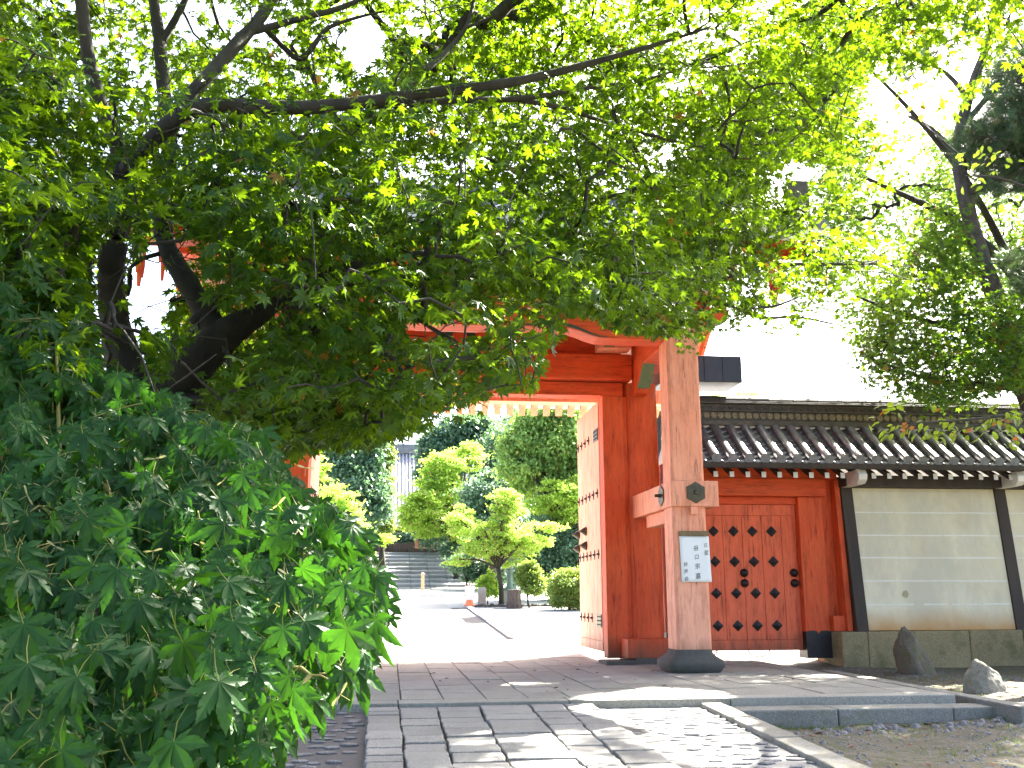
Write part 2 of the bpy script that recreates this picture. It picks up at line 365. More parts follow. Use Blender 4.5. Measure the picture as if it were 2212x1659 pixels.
# ------------------------------------------------------------------ ground, paths
def smooth(a, b, x):
    t = np.clip((np.asarray(x, float)-a)/(b-a), 0, 1); return t*t*(3-2*t)
def gz(x, y):
    x, y = np.asarray(x, float), np.asarray(y, float)
    z = -0.21+0.09*smooth(9.6, 13.5, y)+0.06*smooth(14.5, 16.4, y)
    z = z-0.02*(1-smooth(14, 16, y))*np.sin(x*1.9+y*0.7)-0.012*(1-smooth(14, 16, y))*np.sin(x*5.1-y*3.3)
    z = z+0.05+0*x-0.05*(1-smooth(15.0, 16.4, y))
    z = z+np.clip(y-16.4, 0, 30.6)*0.0425
    z = z+2.15*smooth(48.5, 58, y)
    z = z+1.6*smooth(36, 58, y)*smooth(5, 16, np.abs(x-1.2))
    return z
def gzf(x, y): return float(gz(x, y))
xs = np.concatenate([np.linspace(-400, -22, 12), np.linspace(-20, 24, 111), np.linspace(26, 400, 12)])
ys = np.concatenate([np.linspace(-300, -12, 8), np.linspace(-10, 70, 201), np.linspace(73, 900, 14)])
gx, gy = np.meshgrid(xs, ys)
gv = np.stack([gx, gy, gz(gx, gy)], -1).reshape(-1, 3)
nx, ny = len(xs), len(ys)
ii = (np.arange(ny-1)[:, None]*nx+np.arange(nx-1)[None]).ravel()
struct(np_mesh('ground', gv, np.stack([ii, ii+1, ii+nx+1, ii+nx], 1), 'soil', smooth=True))

# gate platform: long granite slabs in rows, one border course along the front step
mb = MB(); mb.box(-6.4, 5.60, 9.80, 16.5, -0.30, -0.018); struct(mb.build('platform_bed', 'joint'))
mb = MB()
cols = [-6.4, -5.9, -5.35, -4.9, -4.4, -3.9, -3.45, -3.0, -2.5, -2.05, -1.6, -1.15, -0.72, -0.28, 0.13, 0.54, 0.96, 1.37, 1.79, 2.2, 2.62, 3.05, 3.5, 3.95, 4.4, 4.85, 5.25, 5.60]
for i in range(len(cols)-1):
    y = 10.06+0.02*random.random()
    while y < 16.45:
        L = random.choice((0.55, 0.62, 0.7, 0.9, 1.2)); y2 = min(y+L, 16.5)
        g = 0.005
        dz = random.uniform(-0.005, 0.005)
        mb.box(cols[i]+g, cols[i+1]-g, y+g*2, y2-g*2, -0.10, dz, 0.003); y = y2
for a, b in ((-6.4, -4.6), (-4.6, -2.4), (-2.4, 0.1), (0.1, 1.72), (1.72, 3.3), (3.3, 5.62)):
    mb.box(a+0.005, b-0.005, 9.74, 10.05, -0.16, 0.002, 0.004)
mb.box(5.62, 5.64, 10.06, 14.5, -0.15, -0.006); mb.box(-6.4, 5.6, 16.51, 16.78, -0.2, 0.002)
struct(mb.build('stone_platform', 'platform', bevel=0.008))

# lower path: worn slabs with wide joints
mb = MB(); mb.box(-0.22, 2.05, 2.2, 9.73, -0.26, -0.072); mb.box(-2.6, -0.16, 2.2, 9.73, -0.26, -0.070)
struct(mb.build('path_bed', 'mortar'))
J = [((-0.185, 9.72), (-0.06, 2.2)), ((0.11, 9.72), (0.13, 2.2)), ((0.46, 9.72), (0.33, 2.2)), ((0.85, 9.72), (0.62, 2.2)), ((1.32, 9.72), (1.02, 2.2)), ((1.65, 9.72), (1.2, 2.2)), ((1.93, 9.72), (1.55, 2.2))]
def jx(k, y): (xa, ya), (xb, yb) = J[k]; return xa+(xb-xa)*(ya-y)/(ya-yb)
mb = MB()
mat_rows = [[9.70, 9.35, 9.1, 8.55, 8.0, 7.55, 7.15, 6.85, 6.6, 6.2], [9.70, 9.3, 8.75, 8.3, 7.72, 7.35, 6.95, 6.62, 6.1], [9.70, 9.3, 8.8, 8.45, 8.1, 7.65, 7.2, 6.85, 6.45], [9.70, 8.95, 8.55, 7.75, 7.3, 6.55, 6.2], [9.70, 9.1, 8.6, 8.2, 7.6, 7.1, 6.6, 6.2], [9.70, 9.2, 8.8, 8.3, 7.8, 7.3, 6.8, 6.3]]
for k in range(6):
    ylist = list(mat_rows[k])
    while ylist[-1] > 2.3: ylist.append(ylist[-1]-random.choice((0.3, 0.4, 0.55, 0.7)))
    for a, b in zip(ylist, ylist[1:]):
        g = random.uniform(0.005, 0.010); gy = random.uniform(0.010, 0.019); r = lambda: random.uniform(-0.008, 0.008)
        q = [(jx(k, b)+g+r(), b+gy+r()), (jx(k+1, b)-g+r(), b+gy+r()), (jx(k+1, a)-g+r(), a-gy+r()), (jx(k, a)+g+r(), a-gy+r())]
        # split each slab edge so that its outline wanders a little
        out_, top = [], -0.026+random.uniform(-0.008, 0.008)
        for i in range(4):
            p, p2 = q[i], q[(i+1) % 4]
            nseg = 4
            for s in range(nseg):
                f = s/nseg; wv = 0 if s == 0 else 0.009
                out_.append((p[0]+(p2[0]-p[0])*f+random.uniform(-wv, wv), p[1]+(p2[1]-p[1])*f+random.uniform(-wv, wv)))
        mb.prism(out_, 'z', -0.16, top)
struct(mb.build('stone_path', 'granite', bevel=0.010))
mb = MB(); mb.box(1.5, 3.0, 2.2, 9.735, -0.26, -0.078); struct(mb.build('path_bed', 'mortar_pale'))
# flat pebbles set in dark mortar on both sides of the slabs
def pebble(mb, x, y, z, a, b, h, rot):
    n = 9; rings = []
    ph = [random.uniform(0.8, 1.15) for _ in range(n)]
    for zz, k in ((-0.03, 0.9), (h*0.6, 1.0), (h, 0.72)):
        rings.append([(x+k*ph[i]*(a*math.cos(2*math.pi*i/n)*math.cos(rot)-b*math.sin(2*math.pi*i/n)*math.sin(rot)),
                       y+k*ph[i]*(a*math.cos(2*math.pi*i/n)*math.sin(rot)+b*math.sin(2*math.pi*i/n)*math.cos(rot)), z+zz) for i in range(n)])
    mb.ring_stack(rings)
mb = MB(); placed = []
def scatter_pebbles(x0, x1, y0, y1, n, z, cond=None):
    for _ in range(n*6):
        if n <= 0: break
        x, y = random.uniform(x0, x1), random.uniform(y0, y1)
        if cond and not cond(x, y): continue
        if any((x-a)**2+((y-b))**2 < 0.125**2 for a, b in placed): continue
        placed.append((x, y)); n -= 1
        pebble(mb, x, y, z, random.uniform(0.045, 0.075), random.uniform(0.028, 0.045), random.uniform(0.006, 0.016), random.uniform(-0.5, 0.5))
scatter_pebbles(-2.4, -0.24, 3.5, 9.6, 330, -0.066)
scatter_pebbles(1.4, 2.98, 3.5, 9.6, 230, -0.078, lambda x, y: jx(6, y)+0.07 < x < 2.93-0.09*(9.5-y)/3.6)
tag(struct(mb.build('pebble_paving', 'pebble', smooth=False)))
# kerb stones
mb = MB()
for (xa, ya), (xb, yb) in (((2.99, 9.70), (2.79, 7.35)), ((2.79, 7.34), (2.62, 5.4)), ((2.62, 5.39), (2.4, 2.6))):
    mb.slab([(xa, ya), (xb, yb), (xb+0.21, yb), (xa+0.21, ya)], -0.3, -0.035+random.uniform(-0.004, 0.004))
for a, b in ((3.25, 4.2), (4.21, 5.35), (5.36, 6.9)):
    mb.slab([(a+0.006, 9.36), (b-0.006, 9.33), (b-0.006, 9.71), (a+0.006, 9.71)], -0.36, -0.075+random.uniform(-0.006, 0.006))
for a, b in ((8.9, 10.6), (10.61, 12.2), (12.21, 13.6)):
    mb.slab([(5.76+0.03*(a-9), a), (5.94+0.03*(a-9), a), (5.94+0.03*(b-9), b), (5.76+0.03*(b-9), b)], -0.34, -0.03)
mb.slab([(5.95, 9.2), (7.6, 8.95), (7.6, 9.15), (5.95, 9.4)], -0.3, -0.085)
struct(mb.build('kerb', 'kerb', bevel=0.014))

# garden: pale processional path, cobbled inlay strip, dark planting-bed edge
def sheet(x0, x1, y0, y1, dz, n=24):
    ysn = np.linspace(y0, y1, n); v = []; f = []
    for y in ysn:
        z = max(gzf(a, y) for a in np.linspace(x0, x1, 5))+dz
        v += [(x0, y, z), (x1, y, z)]
    for i in range(n-1): f.append((2*i, 2*i+1, 2*i+3, 2*i+2))
    m = MB(); m.add(v, f); return m
struct(sheet(-1.7, 1.85, 16.79, 47.2, 0.006).build('garden_path', 'garden_stone'))
struct(sheet(1.87, 2.32, 22.0, 31.5, 0.010).build('path_inlay', 'mortar'))
struct(sheet(2.54, 11.0, 19.0, 31.8, 0.012).build('shade_toned_court', 'shade_toned_gravel'))  # grey sheet standing in for the shade of trees on the court
m_ = sheet(2.34, 2.52, 20.0, 31.5, 0.06); struct(m_.build('garden_kerb', 'garden_stone'))
mb = MB()
for i in range(60):
    x = 2.7+i*0.1; y = 31.9+random.uniform(-0.06, 0.06); pebble(mb, x, y, gzf(x, y)+0.02, 0.07, 0.06, random.uniform(0.04, 0.1), random.random())
struct(mb.build('garden_bed_edge_kerb', 'stone_base'))
# broad stone stairs up the slope
mb = MB()
NST = 10
for i in range(NST):
    y0 = 47.6+i*0.9; z1 = 1.42+0.226*i; xr = 4.5-0.10*i
    segs = [-3.2, -1.2, -0.1, 1.0, 1.9, 2.8, xr]
    for a, b in zip(segs, segs[1:]):
        o_ = random.uniform(-0.008, 0.008); yb = y0+0.93 if i < NST-1 else 62.0
        mb.prism([(y0, z1-0.6), (yb, z1-0.6), (yb, z1+0.02+o_), (y0, z1-0.085+o_)], 'x', a+0.006, b-0.006)
struct(mb.build('stone_stairs', 'stair_stone', bevel=0.02))

# ------------------------------------------------------------------ the gate
GX = 1.01                              # axis of symmetry
def mx(x, s): return x if s > 0 else 2*GX-x
gate = thing('temple_gate', 'large vermilion temple gate with open doors, thick beams and a tiled gable roof', 'temple gate', (GX, 13.2, 0))

def front_pillar(s):
    cx, cy, h = mx(3.96, s), 13.235, 0.235
    ch = 0.035
    def octa(z, h):
        c = ch
        return [(cx-h+c, cy-h, z), (cx+h-c, cy-h, z), (cx+h, cy-h+c, z), (cx+h, cy+h-c, z), (cx+h-c, cy+h, z), (cx-h+c, cy+h, z), (cx-h, cy+h-c, z), (cx-h, cy-h+c, z)]
    mb = MB(); mb.ring_stack([octa(0.285, h), octa(4.62, h-0.012)])
    p = mb.build('front_pillar', 'pink', gate)
    mb = MB()
    mb.lathe(cx, cy, [(-0.02, 0.335), (0.03, 0.37), (0.09, 0.405), (0.135, 0.40), (0.165, 0.375), (0.20, 0.315), (0.24, 0.275), (0.288, 0.258)], 40, 0.62)
    mb.build('stone_base', 'stone_base', p, smooth=True)
    # bracket complex over the pillar: bearing block, two crossed arms with green ends
    b = MB(); b.ring_stack([octa(4.62, 0.20), octa(4.70, 0.30), octa(4.80, 0.30)])
    q = b.build('bearing_block', 'red', p, 0.006)
    arm = [(cx-0.70, 4.93), (cx-0.66, 4.80), (cx-0.45, 4.72), (cx+0.45, 4.72), (cx+0.66, 4.80), (cx+0.70, 4.93), (cx+0.70, 5.05), (cx-0.70, 5.05)]
    b = MB(); b.prism(arm, 'y', cy-0.13, cy+0.13); b.build('bracket_arm', 'red', p, 0.006)
    b = MB(); b.prism([(12.75, 4.95), (12.82, 4.74), (12.99, 4.70), (12.99, 5.05), (12.75, 5.05)], 'x', cx-0.12, cx+0.12); b.build('bracket_arm', 'red', p, 0.006)
    b = MB(); b.prism([(12.742, 4.96), (12.812, 4.735), (12.83, 4.735), (12.76, 4.965)], 'x', cx-0.125, cx+0.125); b.build('bracket_end', 'green', p)
    for sx in (-1, 1):
        b = MB(); b.prism([(cx+sx*0.71, 4.94), (cx+sx*0.672, 4.79), (cx+sx*0.45, 4.712), (cx+sx*0.45, 4.70), (cx+sx*0.69, 4.78), (cx+sx*0.73, 4.94)], 'y', cy-0.135, cy+0.135)
        b.build('bracket_end', 'green', p)
    return p
def hexplate(mb, c, r, axis, t, s=1):
    pts = []
    for i in range(12):
        a = math.pi/6*i+math.pi/2; rr = r if i % 2 == 0 else r*0.84
        pts.append((rr*math.cos(a), rr*math.sin(a)))
    if axis == 'y': mb.prism([(c[0]+a, c[2]+b) for a, b in pts], 'y', c[1]-t, c[1])
    else: mb.prism([(c[1]+a, c[2]+b) for a, b in pts], 'x', c[0]-s*t, c[0])
for s in (1, -1):
    front_pillar(s)
    # tie beam from front pillar back to main pillar, wrapping the front pillar as a block
    x0, x1 = mx(3.70, s), mx(4.04, s)
    mb = MB(); mb.box(x0, mx(4.36, s), 12.955, 13.515, 2.14, 2.485); mb.box(x0, x1, 13.515, 15.12, 2.14, 2.485)
    tb = mb.build('tie_beam', 'pink', gate, 0.012)
    mb = MB(); mb.box(mx(3.78, s), mx(3.99, s), 13.47, 14.6, 1.96, 2.138); mb.build('lower_tie_beam', 'pink', gate, 0.008)
    mb = MB(); mb.box(mx(3.96, s), mx(4.06, s), 12.96, 13.0, 2.035, 2.138); mb.build('wedge', 'pink', tb, 0.004)
    mb = MB(); hexplate(mb, (mx(4.04, s), 12.953, 2.325), 0.148, 'y', 0.014)
    mb.lathe(mx(4.04, s), 0, [(-0.05, 0.022), (0.0, 0.022)], 10) if False else None
    mb.tube([(mx(4.04, s), 12.94, 2.325), (mx(4.04, s), 12.915, 2.325)], [0.035, 0.022], 10)
    mb.build('hexagonal_fitting', 'bronze', tb, 0.004)
    mb = MB(); hexplate(mb, (mx(3.698, s), 13.42, 2.325), 0.148, 'x', 0.014*1, s)
    sx = -1 if s > 0 else 1
    mb.tube([(mx(3.69, s), 13.42, 2.325), (mx(3.60, s), 13.42, 2.325)], [0.028, 0.02], 10)
    mb.build('hexagonal_fitting', 'bronze', tb, 0.004)
    # main round pillar with stepped stone footing
    mb = MB(); cx = mx(3.90, s)
    mb.lathe(cx, 15.4, [(0.10, 0.305), (2.0, 0.308), (4.29, 0.30)], 40); mb.build('round_pillar', 'red', gate, smooth=True).modifiers.new('e', 'EDGE_SPLIT')
    mb = MB(); mb.box(mx(3.12, s), mx(3.56, s), 14.55, 15.14, -0.02, 0.055, 0.006); mb.box(mx(3.57, s), mx(4.5, s), 14.62, 15.7, -0.02, 0.085, 0.006); mb.build('stone_footing', 'stone_base', gate, 0.01)
    mb = MB(); mb.box(mx(3.46, s), mx(4.42, s), 14.66, 15.09, 0.086, 0.355); mb.build('sill_block', 'red', gate, 0.008)
    # jamb
    mb = MB(); mb.box(mx(3.27, s), mx(3.605, s), 15.15, 15.46, 0.06, 4.07); mb.build('door_jamb', 'red', gate, 0.008)
    mb = MB(); mb.box(mx(3.615, s), mx(3.66, s), 15.2, 15.4, 0.1, 4.07); mb.build('jamb_strip', 'red', gate, 0.003)
    # side koryo: beam over, front pillar to main pillar, and nose with green slanted end
    mb = MB(); mb.box(mx(3.74, s), mx(4.14, s), 13.475, 15.1, 4.42, 4.92); mb.build('side_beam', 'red_beam', gate, 0.02)
    mb = MB(); mb.prism([(15.08, 4.05), (14.79, 4.05), (14.74, 4.14), (14.56, 4.26), (14.44, 4.38), (14.30, 4.48), (14.30, 4.60), (15.08, 4.60)], 'x', mx(3.735, s), mx(3.93, s))
    nz = mb.build('beam_nose', 'red', gate, 0.006)
    mb = MB(); mb.prism([(14.735, 4.13), (14.555, 4.25), (14.435, 4.37), (14.295, 4.475), (14.285, 4.465), (14.42, 4.355), (14.54, 4.235), (14.725, 4.115)], 'x', mx(3.737, s), mx(3.928, s)); mb.build('painted_end', 'green', nz)
    # curled corbel standing on the main beam
    pr = [(3.12, 4.712), (3.12, 4.93), (3.16, 4.95), (3.20, 4.85), (3.27, 4.79), (3.38, 4.77), (3.50, 4.79), (3.60, 4.85), (3.64, 4.80), (3.63, 4.712)]
    mb = MB(); mb.prism([(mx(a, s), b) for a, b in pr], 'y', 14.6, 14.93); cb = mb.build('curled_corbel', 'pink', gate, 0.006)
    mb = MB(); mb.box(mx(3.20, s), mx(3.36, s), 14.58, 14.596, 4.73, 4.785); mb.build('painted_end', 'green', cb)
    # purlin end cap and pendant under the verge
    pe = [(-0.16, 0.22), (0.16, 0.22), (0.17, -0.05), (0.12, -0.22), (0.05, -0.20), (0.0, -0.38), (-0.05, -0.20), (-0.12, -0.22), (-0.17, -0.05)]
    mb = MB(); mb.prism([(13.25+a, 5.42+b) for a, b in pe], 'x', mx(5.42, s), mx(5.47, s)); mb.build('purlin_pendant', 'red', gate, 0.008)

# main lintels
mb = MB(); mb.box(-1.585, 3.605, 15.15, 15.46, 4.074, 4.285); mb.build('door_lintel', 'red_beam', gate, 0.008)
mb = MB(); mb.box(mx(3.73, -1), 3.73, 14.95, 15.60, 4.30, 4.715); kb = mb.build('main_beam', 'red_beam', gate, 0.035, seg=3)
for s in (1, -1):
    mb = MB(); mb.box(mx(4.22, s), mx(5.52, s), 14.98, 15.75, 4.30, 4.73); cp = mb.build('copper_beam_cap', 'copper', gate, 0.012)
    for x in (4.55, 4.9, 5.2):
        mb = MB(); mb.box(mx(x, s), mx(x+0.02, s), 14.966, 14.979, 4.31, 4.72); mb.build('cap_seam', 'copper', cp)
# infill above the main beam: red boards, frog-leg struts with dark green frames
mb = MB(); mb.box(-1.6, 3.62, 15.30, 15.36, 4.716, 5.9); mb.build('infill_panel', 'red_beam', gate)
for cx, y, z, h, w_ in ((GX, 15.22, 4.72, 0.42, 0.62), (GX, 13.08, 5.11, 0.5, 0.75), (GX+1.75, 13.08, 5.11, 0.5, 0.75), (GX-1.75, 13.08, 5.11, 0.5, 0.75)):
    outl = [(-1, 0), (-0.95, 0.18), (-0.55, 0.35), (-0.38, 0.8), (-0.34, 1), (0.34, 1), (0.38, 0.8), (0.55, 0.35), (0.95, 0.18), (1, 0)]
    inn = [(-0.55, 0.02), (-0.36, 0.25), (-0.14, 0.42), (-0.2, 0.56), (-0.33, 0.62), (-0.28, 0.78), (0, 0.86), (0.28, 0.78), (0.33, 0.62), (0.2, 0.56), (0.14, 0.42), (0.36, 0.25), (0.55, 0.02)]
    mb = MB(); mb.prism([(cx+a*w_, z+b*h) for a, b in outl], 'y', y, y+0.07); st = mb.build('frog_leg_strut', 'darkgreen', gate, 0.006)
    mb = MB(); mb.prism([(cx+a*w_*0.62, z+b*h) for a, b in inn], 'y', y-0.014, y-0.001); mb.build('carved_centre', 'red', st)
mb = MB(); mb.box(-2.3, 4.3, 13.16, 13.22, 5.12, 5.66); mb.build('infill_panel', 'red_beam', gate)
# front rainbow beam, arched soffit
def arch(n=40):
    pts = []
    for i in range(n+1):
        x = mx(3.73, -1)+(3.73-mx(3.73, -1))*i/n; d = abs(x-GX)
        z = 4.59 if d < 1.3 else 4.59-0.14*float(smooth(1.3, 1.85, d))
        pts.append((x, z))
    return pts
a_ = arch()
mb = MB(); mb.prism(a_+[(3.73, 5.08), (mx(3.73, -1), 5.08)], 'y', 13.04, 13.44); kb2 = mb.build('rainbow_beam', 'red_beam', gate, 0.012)
mb = MB(); seg = [p for p in a_ if abs(p[0]-GX) < 1.95]
mb.prism([(x, z+0.012) for x, z in seg]+[(x, z+0.012+0.055*max(0.0, 1-abs(abs(x-GX)-1.25)/0.75)) for x, z in seg[::-1]], 'y', 13.028, 13.039); mb.build('brow_line', 'darkgreen', kb2)
mb = MB(); mb.box(-3.35, 5.37, 13.08, 13.40, 5.67, 5.98); mb.build('purlin', 'red_beam', gate, 0.01)
mb = MB(); mb.box(-3.35, 5.37, 17.45, 17.75, 4.41, 4.75); mb.build('purlin', 'pink', gate, 0.01)
mb = MB(); mb.box(-3.35, 5.37, 15.2, 15.5, 6.2, 6.6); mb.build('purlin', 'red_beam', gate, 0.01)
mb = MB(); mb.box(-1.6, 3.62, 17.5, 17.56, 4.722, 5.5); mb.build('infill_panel', 'red_beam', gate)
# rafters, both slopes
mb = MB(); mb.prism([(11.93, 5.50), (15.38, 6.80), (15.38, 6.92), (11.93, 5.62)], 'x', -0.05, 0.05)
r0 = mb.build('rafter', 'red', gate)
nraf = 31
rep(r0, [(-3.50+9.02*i/(nraf-1), 0, 0) for i in range(nraf)])
mb = MB(); mb.prism([(18.60, 4.36), (15.40, 6.80), (15.40, 6.93), (18.60, 4.52)], 'x', -0.06, 0.06)
r0 = mb.build('rafter', 'pink', gate)
rep(r0, [(-3.50+9.02*i/38, 0, 0) for i in range(39)])
mb = MB(); mb.prism([(11.80, 5.625), (15.39, 6.93), (18.70, 4.52), (18.70, 4.57), (15.39, 6.99), (11.80, 5.68)], 'x', -3.6, 5.62); roofp = mb.build('roof', 'board', gate)
mb = MB(); mb.box(-3.6, 5.62, 11.72, 11.795, 5.50, 5.70); mb.build('eave_board', 'white_paint', roofp, 0.006)
mb = MB(); mb.box(-3.55, 5.57, 11.80, 11.90, 5.50, 5.618); mb.build('eave_board', 'red_beam', roofp, 0.006)
for s in (1, -1):
    for ya, za, yb, zb in ((11.75, 5.56, 15.35, 6.88), (18.6, 4.58, 15.43, 6.88)):
        mb = MB(); mb.prism([(ya, za-0.30), (yb, zb-0.42), (yb, zb+0.04), (ya, za+0.04)], 'x', mx(5.56, s), mx(5.62, s)); mb.build('barge_board', 'red', roofp, 0.006)
    pe = [(-0.3, 0.3), (0.3, 0.3), (0.34, -0.05), (0.2, -0.3), (0.07, -0.25), (0.0, -0.55), (-0.07, -0.25), (-0.2, -0.3), (-0.34, -0.05)]
    mb = MB(); mb.prism([(15.4+a, 6.35+b) for a, b in pe], 'x', mx(5.63, s), mx(5.68, s)); mb.build('gable_pendant', 'red', roofp, 0.01)
    mb = MB(); mb.prism([(13.4, 5.99), (15.35, 6.70), (17.5, 5.6), (17.4, 4.75), (15.4, 4.75), (13.4, 5.5)], 'x', mx(4.1, s), mx(4.15, s)); mb.build('gable_wall', 'board', gate)
def tile_slope(mb, x0, x1, step, r, prof, n=7):
    """Round tile rows running down a slope; prof: (y, z) from eave to ridge."""
    k = int(round((x1-x0)/step))
    for i in range(k+1):
        x = x0+step*i
        rings = []
        for j, (y, z) in enumerate(prof):
            rr = r*(1.0+0.06*((j % 2)*2-1))
            rings.append([(x+rr*math.cos(a), y, z+rr*math.sin(a)) for a in [math.pi*2*q/(n*2-2) for q in range(n*2-2)]])
        mb.ring_stack(rings)
mb = MB()
tile_slope(mb, -3.5, 5.5, 0.30, 0.085, [(11.70+(15.3-11.70)*j/8, 5.72+(7.02-5.72)*j/8) for j in range(9)], 5)
tile_slope(mb, -3.5, 5.5, 0.30, 0.085, [(18.77+(15.5-18.77)*j/6, 4.62+(7.02-4.62)*j/6) for j in range(7)], 5)
mb.prism([(11.74, 5.69), (15.39, 7.0), (18.73, 4.59), (18.73, 4.63), (15.39, 7.04), (11.74, 5.73)], 'x', -3.58, 5.60)
mb.build('roof_tiles', 'tile', roofp)
mb = MB(); mb.box(-3.6, 5.62, 15.2, 15.6, 7.0, 7.42); mb.box(-3.62, 5.64, 15.15, 15.65, 7.423, 7.52)
for s in (1, -1): mb.box(mx(5.66, s), mx(5.80, s), 15.1, 15.7, 6.9, 7.8)
mb.build('ridge', 'tile', roofp, 0.02)
for s in (1, -1):
    mb = MB(); mb.prism([(11.95, 5.86), (15.2, 7.05), (15.2, 7.22), (11.95, 6.04)], 'x', mx(5.16, s), mx(5.34, s))
    mb.prism([(11.8, 5.78), (11.96, 5.80), (11.96, 6.30), (11.8, 6.36)], 'x', mx(5.10, s), mx(5.40, s))
    mb.build('descending_ridge', 'tile_brown', roofp, 0.015)

# two board leaves swung into the garden, with cross-shaped studs, ring bosses and strap plates
def door_leaf(s):
    xf = mx(3.262, s); sx = -1 if s > 0 else 1       # face towards the passage
    mb = MB(); y0, y1 = 15.47, 17.32
    npl = 6
    mb.box(xf-sx*0.012, xf-sx*0.09, y0, y1, 0.14, 4.05)
    for i in range(npl):
        a = y0+(y1-y0-0.02)*i/npl; b = y0+(y1-y0-0.02)*(i+1)/npl
        mb.box(xf, xf-sx*0.0115, a+0.004, b-0.004, 0.30, 4.04)
    mb.box(xf+sx*0.004, xf-sx*0.0115, y0, y1, 0.141, 0.293)
    d = mb.build('door_leaf', 'leafdoor', gate, 0.003)
    def cross(y, z, r=0.075):
        m = MB(); pts = []
        for i in range(8):
            a = math.pi/4*i; rr = r if i % 2 == 0 else r*0.36
            pts.append((y+rr*math.cos(a), z+rr*math.sin(a)))
        m.prism(pts, 'x', xf, xf+sx*0.012)
        m.tube([(xf+sx*0.012, y, z), (xf+sx*0.04, y, z)], [0.022, 0.010], 8)
        return m
    base = cross(0, 0).build('cross_stud', 'iron', d); base.location = (0, 0, 0)
    offs = []
    for z, yy in ((3.47, range(6)), (2.53, range(6)), (1.57, range(6)), (0.58, range(6))):
        for i in yy:
            if z in (3.47, 0.58) and i < 2: continue
            offs.append((0, y0+0.16+(y1-y0-0.30)*i/5, z+0.05))
    rep(base, offs)
    kn = MB(); kn.tube([(xf, 0, 0), (xf+sx*0.03, 0, 0), (xf+sx*0.07, 0, 0), (xf+sx*0.125, 0, 0)], [0.075, 0.07, 0.045, 0.006], 14)
    k = kn.build('boss', 'bronze', d, smooth=True)
    rep(k, [(0, 16.62, 2.04), (0, 16.62, 1.80), (0, 17.26, 2.02), (0, 17.26, 1.78)])
    for z in (3.52, 0.60):
        m = MB(); m.box(xf+sx*0.0005, xf+sx*0.014, y0+0.03, y0+0.36, z-0.10, z+0.10)
        pl = m.build('hinge_plate', 'bronze', d, 0.004)
        m = MB()
        for i in range(4):
            for q in (-0.06, 0, 0.06): m.box(xf+sx*0.0145, xf+sx*0.024, y0+0.07+i*0.075, y0+0.09+i*0.075, z+q-0.01, z+q+0.01)
        m.build('rivet', 'iron', pl)
    return d
for s in (1, -1): door_leaf(s)

# tube lamp under the front beam
lamp = thing('tube_lamp', 'white strip lamp hanging across the gate passage below the curved red beam', 'lamp', (0.72, 13.6, 4.66))
mb = MB(); mb.box(0.23, 1.21, 13.56, 13.66, 4.675, 4.74); mb.build('housing', 'lamp_white', lamp, 0.006)
mb = MB(); mb.tube([(0.27, 13.61, 4.652), (1.17, 13.61, 4.652)], 0.016, 10); mb.build('tube', 'lamp_white', lamp, smooth=True)
mb = MB()
for x in (0.3, 1.14): mb.tube([(x, 13.61, 4.74), (x, 13.61, 5.3)], 0.006, 6)
mb.build('hanger', 'dark_wood', lamp)

# handwritten notice tied to the right front pillar
note = thing('paper_notice', 'white handwritten paper notice hanging from a brown bar on the pale front pillar', 'notice', (4.0, 12.98, 1.15))
mb = MB(); n = 12
vs, fs = [], []
for j in range(n+1):
    for i in range(9):
        u = i/8; vv = j/n
        vs.append((3.80+0.405*u+0.012*(1-vv), 12.986-0.006*math.sin(u*3.1+vv*2)-0.010*(1-vv)*u, 1.150+0.60*vv))
for j in range(n):
    for i in range(8): fs.append((j*9+i, j*9+i+1, (j+1)*9+i+1, (j+1)*9+i))
mb.add(vs, fs); pp = mb.build('sheet', 'paper', note, smooth=True)
so_ = pp.modifiers.new('s', 'SOLIDIFY'); so_.thickness = 0.0015
mb = MB(); mb.box(3.795, 4.205, 12.966, 12.992, 1.752, 1.815); mb.build('bar', 'bamboo', note, 0.004)
def char(ch, x, z, size, shear=0.12):
    c = bpy.data.curves.new('char', 'FONT'); c.body = ch; c.size = size; c.shear = 0
    o = bpy.data.objects.new('char', c); COL.objects.link(o)
    dg = bpy.context.evaluated_depsgraph_get()
    me = bpy.data.meshes.new_from_object(o.evaluated_get(dg))
    bpy.data.objects.remove(o)
    co = np.empty(len(me.vertices)*3, np.float32)
    if not len(co): return None
    me.vertices.foreach_get('co', co); co = co.reshape(-1, 3)
    cx, cz = (co[:, 0].min()+co[:, 0].max())/2, (co[:, 1].min()+co[:, 1].max())/2
    X, Z = co[:, 0]-cx, co[:, 1]-cz
    Z = Z+shear*X+0.04*np.sin(X*60)*size*0.4
    new = np.stack([x+X*0.92, np.full_like(X, 12.9685), z+Z], 1).astype(np.float32)
    me.vertices.foreach_set('co', new.ravel()); me.update()
    return me
bmj = bmesh.new()
def sx_(px): return 3.80+0.405*(px-150)/(925-150)
def sz_(py): return 1.750-0.60*(py-245)/(1455-245)
for ch, px, py, sz in (('在', 825, 485, 0.062), ('釜', 835, 680, 0.070), ('谷', 570, 560, 0.080), ('口', 580, 800, 0.070), ('宗', 590, 1040, 0.078), ('嘉', 595, 1295, 0.082), ('鈴', 285, 990, 0.062), ('声', 285, 1175, 0.062), ('会', 290, 1365, 0.064)):
    me = char(ch, sx_(px), sz_(py), sz)
    if me: bmj.from_mesh(me); bpy.data.meshes.remove(me)
mt = bpy.data.meshes.new('lettering'); bmj.to_mesh(mt); bmj.free(); mt.materials.append(M['ink'])
link('lettering', mt, note)

